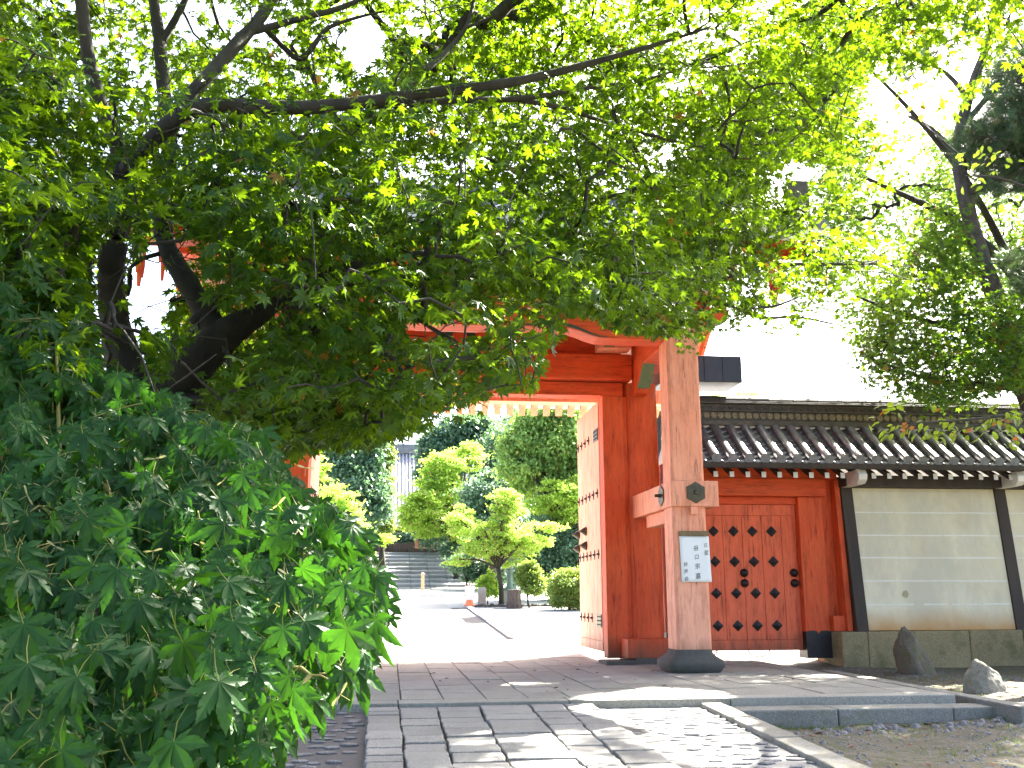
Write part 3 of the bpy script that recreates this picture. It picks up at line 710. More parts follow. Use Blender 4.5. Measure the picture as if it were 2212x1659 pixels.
# ------------------------------------------------------------------ side gates and roofed walls (right one in view, left one mostly behind leaves)
def scallop(x0, x1, z0, z1):
    pts = [(x0, z0), (x1, z0)]; n = 12
    for i in range(n+1):
        f = i/n; x = x1+(x0-x1)*f
        k = 0.018*abs(math.sin(f*math.pi*2)) - (0.035 if abs(f-0.5) < 0.05 else 0)
        pts.append((x, z1+k-0.02))
    return pts
def side_gate(s):
    X = lambda x: mx(x, s)
    t = thing('side_gate', 'small red side gate beside the round pillar, its studded door shut' if s > 0 else 'small red side gate left of the main gate, hidden behind maple leaves', 'side gate', (X(5.5), 15.45, 0))
    mb = MB(); mb.box(X(4.40), X(6.455), 15.46, 15.53, 0.135, 2.40)
    edges = [4.56, 4.90, 5.228, 5.55, 5.872, 6.20, 6.40]
    for a, b in zip(edges, edges[1:]): mb.box(X(a)+0.004*s, X(b)-0.004*s, 15.447, 15.4595, 0.30, 2.22)
    mb.box(X(4.40), X(6.45), 15.44, 15.4595, 0.136, 0.292); mb.box(X(4.40), X(6.45), 15.44, 15.4595, 2.228, 2.399)
    d = mb.build('door', 'door_red', t, 0.003)
    m = MB(); r = 0.088
    m.add([(0, 15.446, r), (r, 15.446, 0), (0, 15.446, -r), (-r, 15.446, 0), (0, 15.436, r), (r, 15.436, 0), (0, 15.436, -r), (-r, 15.436, 0), (0, 15.405, 0)],
          [(0, 1, 5, 4), (1, 2, 6, 5), (2, 3, 7, 6), (3, 0, 4, 7), (4, 5, 8), (5, 6, 8), (6, 7, 8), (7, 4, 8)])
    st = m.build('diamond_stud', 'iron', d)
    rep(st, [(X(x)+random.uniform(-0.006, 0.006), 0, z) for z in (1.975, 1.50, 1.01, 0.515) for x in (5.08, 5.405, 5.72, 6.04)])
    m = MB(); m.tube([(0, 15.445, 0), (0, 15.425, 0), (0, 15.39, 0), (0, 15.37, 0)], [0.066, 0.066, 0.045, 0.004], 14)
    kn = m.build('boss', 'iron', d, smooth=True)
    rep(kn, [(X(x), 0, z) for x in (5.55, 6.37) for z in (1.325, 1.165)])
    for x in (4.9, 5.75):
        m = MB(); m.tube([(X(x)+0.17*math.cos(a), 15.5, 0.14-0.10*math.sin(a)) for a in np.linspace(0, math.pi, 13)], 0.011, 6); m.build('hoop', 'iron', d)
    for a, b in ((6.46, 6.86), (4.235, 4.39)):
        mb = MB(); mb.prism([(X(p), q) for p, q in ((a, 0.10), (b, 0.10), (b, 2.52), (a, 2.52))], 'y', 15.32, 15.62); p = mb.build('post', 'red', t, 0.008)
        mb = MB(); pts = scallop(a-0.006, b+0.006, 0.02, 0.44)
        mb.prism([(X(p_), q) for p_, q in pts], 'y', 15.305, 15.63); mb.build('iron_shoe', 'iron', p)
    mb = MB(); mb.box(X(4.3), X(6.46), 15.40, 15.60, 2.402, 2.518); mb.build('head_rail', 'red_beam', t, 0.006)
    mb = MB(); mb.box(X(4.24), X(6.90), 15.22, 15.62, 2.522, 2.80); mb.build('lintel', 'red_beam', t, 0.008)
    mb = MB(); mb.box(X(4.24), X(7.12), 15.28, 15.58, 2.804, 3.02); mb.build('upper_lintel', 'red_beam', t, 0.006)
    # panelled red cheek between the post and the plaster wall, leaning with the wall
    mb = MB(); mb.box(X(6.865), X(7.14), 15.42, 15.5, 0.43, 2.80); mb.build('cheek_panel', 'red', t)
    mb = MB(); mb.prism([(15.12, 0.43), (15.42, 0.43), (15.42, 2.80), (15.26, 2.80)], 'x', X(7.06), X(7.145)); mb.build('cheek_board', 'red', t, 0.006)
    mb = MB(); mb.box(X(6.87), X(7.055), 15.2, 15.415, 0.43, 0.66); mb.build('cheek_sill', 'red', t, 0.006)
    return t
def roofed_wall(s):
    X = lambda x: mx(x, s)
    x_end = 15.5
    t = thing('roofed_wall', 'pale plastered temple wall with five white lines under a grey tiled roof' if s > 0 else 'tiled plaster wall running left of the main gate behind the maple', 'wall', (X(8), 15.2, 0))
    def face_y(z): return 15.25-0.22*(2.65-z)/2.2     # battered face
    mb = MB(); bays = [(7.33, 9.775), (9.975, 12.5), (12.7, x_end)]
    for a, b in bays:
        mb = MB(); mb.prism([(face_y(0.44), 0.44), (15.9, 0.44), (15.8, 2.66), (face_y(2.66), 2.66)], 'x', X(a), X(b)); pl = mb.build('plaster_panel', 'plaster', t)
        mb = MB()
        for k, z in enumerate((2.27, 1.905, 1.55, 1.19, 0.83)):
            # hand-drawn lines, broken in places
            x = a+0.02
            while x < b-0.03:
                L = random.uniform(0.35, 0.9)
                x2 = min(x+L, b-0.02)
                zz = z+random.uniform(-0.004, 0.004); hw = random.uniform(0.007, 0.012)
                mb.box(X(x), X(x2), face_y(z)-0.0025, face_y(z)-0.0005, zz-hw, zz+hw)
                x = x2+(random.uniform(0.02, 0.25) if k == 4 else random.choice((0.0005, 0.0005, 0.0005, 0.02)))
        mb.build('white_line', 'plaster_line', pl)
        if a < 8:
            m = MB(); pts = [(X(8.02+0.055*math.cos(q)*random.uniform(.75, 1.15)), 0.985+0.06*math.sin(q)*random.uniform(.75, 1.15)) for q in np.linspace(0, 6.0, 14)]
            m.prism(pts, 'y', face_y(0.98)-0.006, face_y(0.98)-0.001); m.build('patch', 'plaster_stain', pl)
    for a in (7.15, 9.78, 12.505):
        mb = MB(); mb.prism([(face_y(0.42)-0.03, 0.42), (15.8, 0.42), (15.7, 2.66), (face_y(2.66)-0.03, 2.66)], 'x', X(a), X(a+0.19)); mb.build('post', 'dark_wood', t, 0.006)
        mb = MB(); pr = [(14.62, 2.88), (14.56, 2.80), (14.58, 2.72), (14.66, 2.665), (14.8, 2.66), (15.2, 2.66), (15.2, 2.88)]
        mb.prism(pr, 'x', X(a+0.0), X(a+0.14)); bk = mb.build('white_bracket', 'white_paint', t, 0.008)
    mb = MB()
    for k, (a, b) in enumerate(((6.86, 7.28), (7.285, 8.05), (8.055, 8.95), (8.955, 9.85), (9.855, 10.9), (10.91, 12.0), (12.01, 13.4), (13.41, x_end))):
        mb.box(X(a), X(b), 14.95+random.uniform(-0.02, 0.02), 15.9, -0.3, 0.425+0.012*k*0.3, 0.006)
    mb.build('foundation_stones', 'found', t, 0.02)
    # timber plate, boards, rafters with white ends
    mb = MB(); mb.box(X(7.13), X(x_end), 15.0, 15.85, 2.665, 2.84); mb.build('wall_plate', 'dark_wood', t, 0.006)
    mb = MB(); mb.prism([(14.50, 2.865), (15.55, 3.42), (15.55, 3.46), (14.50, 2.905)], 'x', X(4.40), X(x_end)); mb.build('eave_boarding', 'dark_wood', t)
    mb = MB(); mb.box(X(4.40), X(x_end), 14.48, 14.56, 2.875, 2.955); mb.build('eave_batten', 'dark_wood', t, 0.006)
    m = MB(); m.prism([(14.70, 2.755), (15.30, 3.06), (15.30, 3.14), (14.70, 2.835)], 'x', -0.034, 0.034); rf = m.build('rafter', 'dark_wood', t)
    m = MB(); m.box(-0.035, 0.035, 14.694, 14.699, 2.752, 2.838); m.build('white_end', 'white_paint', rf)
    rep(rf, [(X(4.66+0.2545*i), 0, 0) for i in range(42)])
    # roof
    prof = []
    for j in range(9):
        f = j/8; prof.append((14.50+0.88*f, 3.015+0.68*f-0.022*math.sin(math.pi*f)))
    mb = MB(); tile_slope(mb, 4.62, x_end, 0.2545, 0.070, prof, 7)
    # flat tiles between the rolls: stepped courses, sagging a little between rows
    k = int((x_end-4.5)/0.2545)
    for i in range(k):
        xa, xb = 4.62+0.2545*i, 4.62+0.2545*(i+1)
        for j in range(8):
            (ya, za), (yb, zb) = prof[j], prof[j+1]
            vs = [(X(xa), ya-0.02, za-0.015), (X((xa+xb)/2), ya-0.02, za-0.05), (X(xb), ya-0.02, za-0.015), (X(xa), yb, zb-0.035), (X((xa+xb)/2), yb, zb-0.07), (X(xb), yb, zb-0.035)]
            vs += [(x, y, z-0.02) for x, y, z in vs[:3]]
            mb.add(vs, [(0, 1, 4, 3), (1, 2, 5, 4), (6, 7, 1, 0), (7, 8, 2, 1)])
    mb.v = [(X(x) if False else x, y, z) for x, y, z in mb.v] if s > 0 else mb.v
    if s < 0:
        k_r = int(round((x_end-4.62)/0.2545))+1
        nr = len(prof)*12
        mb.v = [(2*GX-x, y, z) if i < k_r*nr else (x, y, z) for i, (x, y, z) in enumerate(mb.v)]
    # back slope
    mb.prism([(15.6, 3.70), (16.6, 3.0), (16.6, 2.94), (15.6, 3.6)], 'x', X(4.45), X(x_end))
    rt = mb.build('roof_tiles', 'tile', t)
    mb = MB()
    for i in range(k+1):
        x = X(4.62+0.2545*i); y, z = prof[0]
        n = 14
        mb.tube([(x, y-0.004, z), (x, y-0.016, z)], 0.076, 14)
        mb.tube([(x, y-0.016, z), (x, y-0.022, z)], 0.030, 10)
    mb.build('tile_end', 'tile_face', rt)
    # ridge: laid courses, row of discs, row of wave tiles, capping
    mb = MB(); x0, x1 = X(4.45), X(x_end)
    for (ya, yb, za, zb) in ((15.27, 15.83, 3.66, 3.735), (15.33, 15.77, 3.738, 3.76), (15.36, 15.74, 3.761, 3.895), (15.32, 15.78, 3.896, 3.918), (15.37, 15.73, 3.919, 4.02), (15.31, 15.79, 4.021, 4.045), (15.33, 15.77, 4.047, 4.07)):
        mb.box(x0, x1, ya, yb, za, zb)
    # capping of half-round tiles, slightly uneven
    q = 4.45
    while q < x_end:
        q2 = min(q+0.42, x_end); dz = random.uniform(-0.006, 0.006)
        mb.tube([(X(q), 15.55, 4.085+dz), (X(q2)-0.01*s, 15.55, 4.087+dz)], [0.10, 0.105], 14); q = q2
    rd = mb.build('ridge', 'tile_brown', rt, 0.005)
    mb = MB()
    q = 4.55
    while q < x_end:
        mb.tube([(X(q), 15.352, 3.828), (X(q), 15.338, 3.828)], random.uniform(0.048, 0.056), 14); q += 0.118
    mb.build('ridge_disc', 'gold_tile' if s > 0 else 'tile_brown', rd)
    mb = MB(); q = 4.55
    while q < x_end:
        for rr in (0.055, 0.036):
            mb.tube([(X(q)+rr*math.cos(a), 15.362, 3.995-rr*math.sin(a)) for a in np.linspace(0.15, math.pi-0.15, 9)], 0.008, 5)
        q += 0.15
    mb.build('wave_tile', 'tile_brown', rd)
    # red gable end beside the main pillar
    mb = MB(); mb.prism([(14.55, 2.86), (15.5, 3.66), (15.5, 3.30), (14.6, 2.62)], 'x', X(4.36), X(4.44)); mb.build('barge_board', 'red', t, 0.006)
    return t
for s in (1, -1):
    side_gate(s); roofed_wall(s)

# ------------------------------------------------------------------ rocks, gravel, small things on the ground
def rock(name, mat, label, c, dims, seed, lean=(0, 0), cut=0.55):
    r = random.Random(seed)
    bm = bmesh.new(); bmesh.ops.create_icosphere(bm, subdivisions=5, radius=1)
    planes = [(Vector((r.uniform(-1, 1), r.uniform(-1, 1), r.uniform(-0.2, 1))).normalized(), r.uniform(cut, 0.9)) for _ in range(9)]+[(Vector((0.15, -0.25, 1)).normalized(), 0.78), (Vector((0.5, -0.8, 0.25)).normalized(), 0.62), (Vector((-0.9, -0.3, 0.2)).normalized(), 0.66)]
    from mathutils import noise as mn
    for v in bm.verts:
        p = v.co.copy()
        for n_, d in planes:
            k = p.dot(n_)-d
            if k > 0: p -= n_*k*0.85
        p *= 1+0.17*mn.noise(p*1.5+Vector((seed, 0, 0)))+0.055*mn.noise(p*4+Vector((0, seed, 0)))+0.04*mn.noise(p*9)+0.025*mn.noise(p*21)
        taper = 1-0.10*max(0, p.z)
        v.co = Vector((c[0]+p.x*dims[0]*taper+lean[0]*p.z, c[1]+p.y*dims[1]*taper+lean[1]*p.z, c[2]+p.z*dims[2]))
    me = bpy.data.meshes.new(name); bm.to_mesh(me); bm.free(); me.materials.append(M[mat])
    me.polygons.foreach_set('use_smooth', [True]*len(me.polygons))
    return tag(link(name, me), label, 'rock')
rock('rock', 'rock', 'tall dark mossy rock standing in front of the wall foundation stones', (7.27, 13.6, 0.08), (0.265, 0.25, 0.48), 3, (-0.06, 0))
rock('rock', 'rock_light', 'low pale rock with a flat sunlit top, nearer than the tall dark one', (7.14, 11.75, -0.08), (0.31, 0.26, 0.30), 8, (-0.03, 0), 0.45)
def small_stones(name, n, xr, yr, smin, smax, mat, cond, label):
    vs, fs = [], []
    base = [(1, 0, 0), (0.45, 0.8, 0), (-0.6, 0.7, 0), (-1, -0.1, 0), (-0.4, -0.85, 0), (0.6, -0.7, 0), (0.5, 0.3, 0.8), (-0.4, 0.35, 0.75), (-0.3, -0.4, 0.8), (0.4, -0.3, 0.85)]
    bf = [(0, 1, 6), (1, 7, 6), (1, 2, 7), (2, 3, 7), (3, 8, 7), (3, 4, 8), (4, 5, 8), (5, 9, 8), (5, 0, 9), (0, 6, 9), (6, 7, 9), (7, 8, 9)]
    while n > 0:
        x, y = random.uniform(*xr), random.uniform(*yr)
        if not cond(x, y): continue
        n -= 1; s = smin+(smax-smin)*random.random()**3; a = random.uniform(0, 6.28); z = gzf(x, y)-0.004
        ax, ay, az = s*random.uniform(.8, 1.3), s*random.uniform(.6, 1), s*random.uniform(.5, .9); o = len(vs)
        for p in base:
            vs.append((x+math.cos(a)*p[0]*ax-math.sin(a)*p[1]*ay, y+math.sin(a)*p[0]*ax+math.cos(a)*p[1]*ay, z+p[2]*az))
        fs += [(o+i, o+j, o+k) for i, j, k in bf]
    o = np_mesh(name, np.array(vs), np.array(fs), mat)
    return tag(o, label, 'gravel', kind='stuff')
def soil_area(x, y): return x > 3.05-0.09*(9.6-y) and not (y > 9.30 and x < 5.96) and not (y > 9.2 and x < 5.7)
small_stones('gravel', 15000, (2.4, 8.5), (5.2, 15.0), 0.005, 0.026, 'pebble', soil_area, 'fine grey gravel strewn over the soil by the kerb')
small_stones('loose_stones', 260, (3.0, 6.4), (8.75, 9.34), 0.015, 0.06, 'pebble', soil_area, 'loose chips of stone along the foot of the kerb')
def litter(name, n, regions, label):
    vs, fs = [], []
    for _ in range(n):
        x0, x1, y0, y1, zf = random.choice(regions)
        x, y = random.uniform(x0, x1), random.uniform(y0, y1); z = (zf if zf is not None else gzf(x, y))+0.006
        a = random.uniform(0, 6.28); s = random.uniform(0.02, 0.045); o = len(vs)
        for u, v_, h in ((-1, 0, 0), (-0.2, 0.45, 0.25), (1, 0, 0.35), (-0.2, -0.45, 0.3), (0, 0, 0)):
            vs.append((x+s*(u*math.cos(a)-v_*math.sin(a)), y+s*(u*math.sin(a)+v_*math.cos(a)), z+s*h*random.uniform(0.3, 1.2)))
        fs += [(o, o+1, o+4), (o+1, o+2, o+4), (o+2, o+3, o+4), (o+3, o, o+4)]
    return tag(np_mesh(name, np.array(vs), np.array(fs), 'dead_leaf'), label, 'fallen leaves', kind='stuff')
litter('fallen_leaves', 240, [(5.65, 5.75, 9.8, 13.4, -0.15), (5.6, 8.5, 9.6, 14.6, None), (2.9, 6.5, 8.6, 9.3, None), (0.5, 5.5, 10.5, 14.8, 0.004), (5.6, 8.5, 9.6, 14.6, None), (3.5, 6.9, 6, 9.2, None)], 'dry brown leaves scattered on the paving and soil')
def grass(name, n, spots, label, h=(0.02, 0.06)):
    vs, fs, tint = [], [], []
    for _ in range(n):
        cx, cy, sp = random.choice(spots)
        x, y = cx+random.gauss(0, sp), cy+random.gauss(0, sp); z = gzf(x, y)-0.01
        a = random.uniform(0, 6.28); hh = random.uniform(*h); l = random.uniform(0.2, 0.8)*hh; w_ = 0.004; o = len(vs); tt = random.random()*0.9
        dx, dy = math.cos(a), math.sin(a)
        vs += [(x-dy*w_, y+dx*w_, z), (x+dy*w_, y-dx*w_, z), (x+dx*l*0.4, y+dy*l*0.4, z+hh*0.65), (x+dx*l, y+dy*l, z+hh)]
        fs += [(o, o+1, o+2), (o, o+2, o+3)]; tint += [tt]*4
    return tag(np_mesh(name, np.array(vs), np.array(fs), 'grass', {'tint': tint}), label, 'grass', kind='stuff')
spots = [(random.uniform(3.3, 6.2), 9.28+random.uniform(-0.12, 0.0), 0.05) for _ in range(16)]+[(random.uniform(4.0, 7.5), random.uniform(7.4, 9.2), 0.09) for _ in range(26)]+[(random.uniform(6.2, 8), random.uniform(11.2, 13.6), 0.1) for _ in range(14)]
grass('grass', 900, spots, 'sparse grass tufts along the kerb and in the mossy soil')

# ------------------------------------------------------------------ foliage tools
def norm(a): return a/np.maximum(np.linalg.norm(a, axis=-1, keepdims=True), 1e-9)
def maple_template(detail=0):
    """Palmate leaf in its own plane: y towards the tip, z along the normal. Returns verts, tris, rib."""
    angs = [0, 42, -42, 84, -84, 128, -128]; lens = [1.0, 0.92, 0.92, 0.70, 0.70, 0.34, 0.34]
    order = sorted(range(7), key=lambda i: angs[i])
    A = [rad(angs[i]) for i in order]; L = [lens[i] for i in order]
    V, F, RB = [(0, 0, 0)], [], [1.0]
    def P(r, a, z): V.append((r*math.sin(a), r*math.cos(a), z)); return len(V)-1
    droop = lambda r: -0.22*r*r
    vall = [P(0.16, A[0]-rad(24), 0.02)]; RB.append(0)
    for i in range(6):
        vall.append(P(0.38 if i not in (0, 5) else 0.22, (A[i]+A[i+1])/2, 0.035)); RB.append(0)
    vall.append(P(0.16, A[6]+rad(24), 0.02)); RB.append(0)
    for i in range(7):
        a, l = A[i], L[i]
        tip = P(l, a, droop(l)); RB.append(1.0)
        for sgn, vl in ((-1, vall[i]), (1, vall[i+1])):
            if detail == 0:
                s = P(0.54*l, a+sgn*rad(16.5), droop(0.5*l)+0.02); RB.append(0)
                F += [(0, vl, s), (0, s, tip)] if sgn < 0 else [(0, s, vl), (0, tip, s)]
            else:
                seq = [vl]
                for q, ww in ((0.47, 19.5), (0.55, 17.2), (0.57, 18.2), (0.65, 13.6), (0.67, 14.4), (0.76, 8.8), (0.78, 9.5), (0.89, 3.2)):
                    seq.append(P(q*l, a+sgn*rad(ww), droop(q*l)+0.03*(1-q))); RB.append(0)
                mid = P(0.55*l, a, droop(0.55*l)); RB.append(1.0)
                fan = [(0, seq[0], seq[1]), (0, seq[1], mid)]+[(mid, seq[k], seq[k+1]) for k in range(1, len(seq)-1)]+[(mid, seq[-1], tip)]
                F += fan if sgn < 0 else [(t[0], t[2], t[1]) for t in fan]
    if detail:       # petiole
        w_ = 0.011
        a0 = len(V); V += [(-w_, 0, 0), (w_, 0, 0), (w_+0.03, -0.3, 0.10), (-w_+0.03, -0.3, 0.10), (w_-0.02, -0.62, 0.10), (-w_-0.02, -0.62, 0.10)]; RB += [3]*6; F += [(a0, a0+1, a0+2), (a0, a0+2, a0+3), (a0+3, a0+2, a0+4), (a0+3, a0+4, a0+5)]
    return np.array(V), np.array(F), np.array(RB)
def oval_template():
    V = [(0, 0, 0), (0, 0.5, -0.02), (0, 1, -0.14), (-0.24, 0.22, 0.05), (-0.30, 0.52, 0.05), (-0.18, 0.8, -0.03), (0.24, 0.22, 0.05), (0.30, 0.52, 0.05), (0.18, 0.8, -0.03)]
    F = [(0, 1, 3), (3, 1, 4), (4, 1, 5), (5, 1, 2), (0, 6, 1), (6, 7, 1), (7, 8, 1), (8, 2, 1)]
    return np.array(V), np.array(F), np.array([1, 1, 1, 0, 0, 0, 0, 0, 0.])
def needle_template():
    """One tuft of needles spreading from a shoot."""
    r = random.Random(5); V, F = [], []
    for i in range(26):
        a = r.uniform(0, 6.28); e = r.uniform(0.15, 1.15); l = r.uniform(0.7, 1.0)
        d = Vector((math.cos(a)*math.sin(e), math.cos(e), math.sin(a)*math.sin(e))); sd = d.cross(Vector((0.3, 0.2, 1))).normalized()*0.015
        b = Vector((0, r.uniform(-0.25, 0.1), 0)); o = len(V)
        V += [tuple(b+sd), tuple(b-sd), tuple(b+d*l)]; F.append((o, o+1, o+2))
    return np.array(V), np.array(F), np.zeros(len(V))
def leaf_arrays(tpl, pos, tip, nrm, size, tint):
    V, F, RB = tpl
    t = norm(tip); n = norm(nrm-t*np.sum(nrm*t, -1, keepdims=True)); s = np.cross(t, n)
    B = np.stack([s, t, n], 1)                                  # (N,3,3)
    W = np.einsum('vk,nkj->nvj', V, B)*size[:, None, None]+pos[:, None, :]
    k = len(V)
    faces = (F[None]+(np.arange(len(pos))*k)[:, None, None]).reshape(-1, 3)
    return W.reshape(-1, 3), faces, {'tint': np.repeat(tint, k), 'rib': np.tile(RB, len(pos))}
def in_poly(px, py, poly):
    ins = np.zeros(len(px), bool); n = len(poly)
    for i in range(n):
        x1, y1 = poly[i]; x2, y2 = poly[(i+1) % n]
        c = ((y1 > py) != (y2 > py)) & (px < (x2-x1)*(py-y1)/(y2-y1+1e-12)+x1)
        ins ^= c
    return ins
def sample_region(poly, n, d0, d1, clump=0.0):
    """n points in the part of the tree that the photo shows inside this outline, spread over the depth d0..d1."""
    xs_, ys_ = [p[0] for p in poly], [p[1] for p in poly]
    px = np.empty(0); py = np.empty(0)
    while len(px) < n:
        a = RNG.uniform(min(xs_), max(xs_), n*2); b = RNG.uniform(min(ys_), max(ys_), n*2); k = in_poly(a, b, poly)
        px = np.concatenate([px, a[k]]); py = np.concatenate([py, b[k]])
    if not clump: return at(px[:n], py[:n], RNG.uniform(d0, d1, n))
    m = max(3, int(n/clump)); c = at(px[:m], py[:m], RNG.uniform(d0, d1, m))       # leafy pads, flat and a little drooping
    k = RNG.integers(0, m, n); o = RNG.normal(0, 1, (n, 3))*np.array([0.30, 0.30, 0.06]); o[:, 2] -= 0.5*(o[:, 0]**2+o[:, 1]**2)
    return c[k]+o*RNG.uniform(0.6, 1.3, (m, 1))[k]
def resample(pts, step):
    out = [Vector(pts[0])]
    for a, b in zip(pts, pts[1:]):
        a, b = Vector(a), Vector(b); k = max(1, int((b-a).length/step))
        out += [a.lerp(b, (i+1)/k) for i in range(k)]
    return out
def smooth_path(pts, it=2):
    pts = [Vector(p) for p in pts]
    for _ in range(it):
        q = [pts[0]]
        for a, b in zip(pts, pts[1:]): q += [a.lerp(b, 0.25), a.lerp(b, 0.75)]
        q.append(pts[-1]); pts = q
    return pts
def limb(mb, pix, sides=9):
    """A limb through (px, py, depth, width_px) stations: real 3D tube with knobbly taper; returns its nodes."""
    P3 = [Vector(at(a, b, d)) for a, b, d, w_ in pix]; Rr = [0.5*w_*d/FPX for a, b, d, w_ in pix]
    path = smooth_path(P3, 2)
    L0 = [0.0]
    for a, b in zip(P3, P3[1:]): L0.append(L0[-1]+(b-a).length)
    L1 = [0.0]
    for a, b in zip(path, path[1:]): L1.append(L1[-1]+(b-a).length)
    rr = [float(np.interp(l/L1[-1]*L0[-1], L0, Rr))*random.uniform(0.93, 1.08) for l in L1]
    mb.tube(path, rr, sides)
    return path
def grow_twigs(mb, nodes, targets, r_tip=0.0028, sides=4, far=1e9, ex=0.42):
    """Join every spray to the nearest wood already there (branches, then earlier sprays): a branching network."""
    nodes = np.array([tuple(p) for p in nodes]); n0 = len(nodes); T = np.asarray(targets); n = len(T)
    best = np.full(n, 1e18); par = np.zeros(n, int)
    for i in range(0, n0, 64):
        d = np.linalg.norm(T[:, None]-nodes[None, i:i+64], axis=2); j = d.argmin(1); dm = d[np.arange(n), j]
        k = dm < best; best[k] = dm[k]; par[k] = i+j[k]
    allp = np.concatenate([nodes, T]); done = np.zeros(n, bool); order = []; b = best.copy()
    for _ in range(n):
        i = int(np.argmin(np.where(done, 1e18, b))); done[i] = True; order.append(i)
        d = np.linalg.norm(T-T[i], axis=1)+0.10
        k = (~done) & (d < b); b[k] = d[k]; par[k] = n0+i
    cnt = np.ones(n)
    for i in reversed(order):
        if par[i] >= n0: cnt[par[i]-n0] += cnt[i]
    dirs = np.zeros((n, 3))
    for i in order:
        a, c = allp[par[i]], T[i]; L = np.linalg.norm(c-a)
        dirs[i] = (c-a)/max(L, 1e-6)
        if L > far: continue
        r1 = r_tip*cnt[i]**ex; r0 = r1*1.15
        m_ = (a+c)/2+RNG.normal(0, 0.06*L, 3)+np.array([0, 0, 0.05*L])
        mb.tube([a, m_, c], [r0, (r0+r1)/2, r1*0.8], sides, cap=False)
    return dirs
def spray_leaves(cen, dirs, K, spread, size, droop=0.35, nj=0.45, face=None, flat=0.35):
    """K leaves around every spray centre: laid out in a loose drooping plate along the twig's direction."""
    n = len(cen); N_ = n*K
    h = dirs.copy(); h[:, 2] *= 0.3; h = norm(h+RNG.normal(0, 0.25, h.shape)*[1, 1, 0.3])
    c = np.repeat(cen, K, 0); hh = np.repeat(h, K, 0)
    side = norm(np.cross(hh, [0, 0, 1.0]))
    u, v_ = RNG.uniform(-0.7, 1.0, N_)*spread, RNG.normal(0, 0.5, N_)*spread
    pos = c+hh*u[:, None]+side*v_[:, None]; pos[:, 2] += RNG.normal(0, flat, N_)*spread*0.6-0.25*np.abs(v_)-0.15*u
    tip = norm(hh*RNG.uniform(0.2, 1.2, (N_, 1))+side*(np.sign(v_)*RNG.uniform(0.2, 1.3, N_))[:, None]+RNG.normal(0, 0.25, (N_, 3))-np.array([0, 0, droop])*RNG.uniform(0.2, 2.0, (N_, 1)))
    nr = np.array([0, 0, 1.0])+RNG.normal(0, nj, (N_, 3))
    if face is not None: nr = nr+face
    return pos, tip, nr, size*RNG.uniform(0.65, 1.2, N_)
def tints(n, warm=0.03):
    t = RNG.uniform(0, 0.88, n); t[RNG.random(n) < warm] = 0.99
    return t

# ------------------------------------------------------------------ the big maple over the picture
MAPLE = maple_template(0); MAPLE_D = maple_template(1)
tree = thing('maple_tree', 'big spreading maple with dark forked trunk whose leafy boughs roof the view', 'maple tree', (-1.45, 5.6, gzf(-1.45, 5.6)))
wood = MB(); nodes = []
base = Vector((-1.50, 5.62, -0.25))
def px_of(p):
    d = np.array(p)-np.array([0, 0, CAM_H]); return 1106+FPX*(d@CR)/(d@CF), 829.5-FPX*(d@CU)/(d@CF)
bx, by = px_of(base)
nodes += limb(wood, [(bx, by+10, 5.62, 190), (285, 1150, 5.6, 170), (300, 1000, 5.55, 160), (318, 900, 5.5, 165), (330, 850, 5.5, 150)], 12)
nodes += limb(wood, [(322, 890, 5.52, 110), (272, 800, 5.5, 84), (252, 720, 5.5, 66), (240, 640, 5.45, 56), (238, 570, 5.4, 56), (255, 500, 5.4, 50), (272, 420, 5.3, 44), (262, 330, 5.2, 40), (215, 230, 5.1, 34), (188, 120, 5.0, 30), (172, -40, 5.0, 26)], 10)
nodes += limb(wood, [(330, 900, 5.5, 140), (392, 820, 5.45, 104), (438, 770, 5.4, 84), (488, 720, 5.4, 72), (540, 690, 5.4, 56), (600, 650, 5.45, 40), (700, 590, 5.6, 30), (800, 560, 5.8, 22), (930, 545, 6.1, 14)], 10)
nodes += limb(wood, [(478, 735, 5.4, 60), (430, 650, 5.5, 50), (385, 580, 5.6, 46), (352, 520, 5.7, 42), (350, 420, 5.8, 38), (372, 300, 5.9, 34), (352, 200, 6.0, 32), (347, 110, 6.0, 30), (338, 40, 6.0, 26), (322, -60, 6.0, 22)], 9)
nodes += limb(wood, [(350, 90, 6.0, 20), (380, 40, 6.0, 17), (410, -20, 6.0, 14)], 7)
nodes += limb(wood, [(262, 380, 5.3, 40), (310, 320, 5.0, 40), (385, 252, 4.8, 40), (452, 224, 4.75, 38), (531, 232, 4.75, 36), (690, 232, 4.8, 32), (823, 216, 4.9, 28), (956, 196, 5.0, 26), (1060, 186, 5.1, 24), (1170, 165, 5.2, 20), (1300, 130, 5.3, 16), (1420, 96, 5.4, 11), (1530, 60, 5.5, 7)], 9)
nodes += limb(wood, [(372, 250, 4.9, 36), (450, 165, 5.1, 34), (520, 85, 5.3, 32), (560, 45, 5.4, 28), (610, -40, 5.5, 24)], 9)
nodes += limb(wood, [(540, 70, 5.35, 18), (640, 42, 5.5, 16), (740, 18, 5.6, 13), (810, -20, 5.7, 10)], 7)
nodes += limb(wood, [(560, 50, 5.4, 14), (610, 100, 5.6, 13), (646, 134, 5.6, 14), (674, 106, 5.6, 12), (700, 62, 5.6, 10), (760, 40, 5.6, 8), (830, 24, 5.7, 5)], 7)
big_nodes = list(nodes)
nodes += limb(wood, [(870, 205, 4.95, 20), (900, 165, 5.1, 16), (958, 120, 5.3, 14), (1010, 60, 5.5, 11), (1022, 10, 5.6, 9), (1030, -40, 5.6, 7)], 7)
nodes += limb(wood, [(1012, 58, 5.5, 8), (1080, 30, 5.6, 7), (1180, 8, 5.7, 5), (1260, -10, 5.8, 4)], 6)
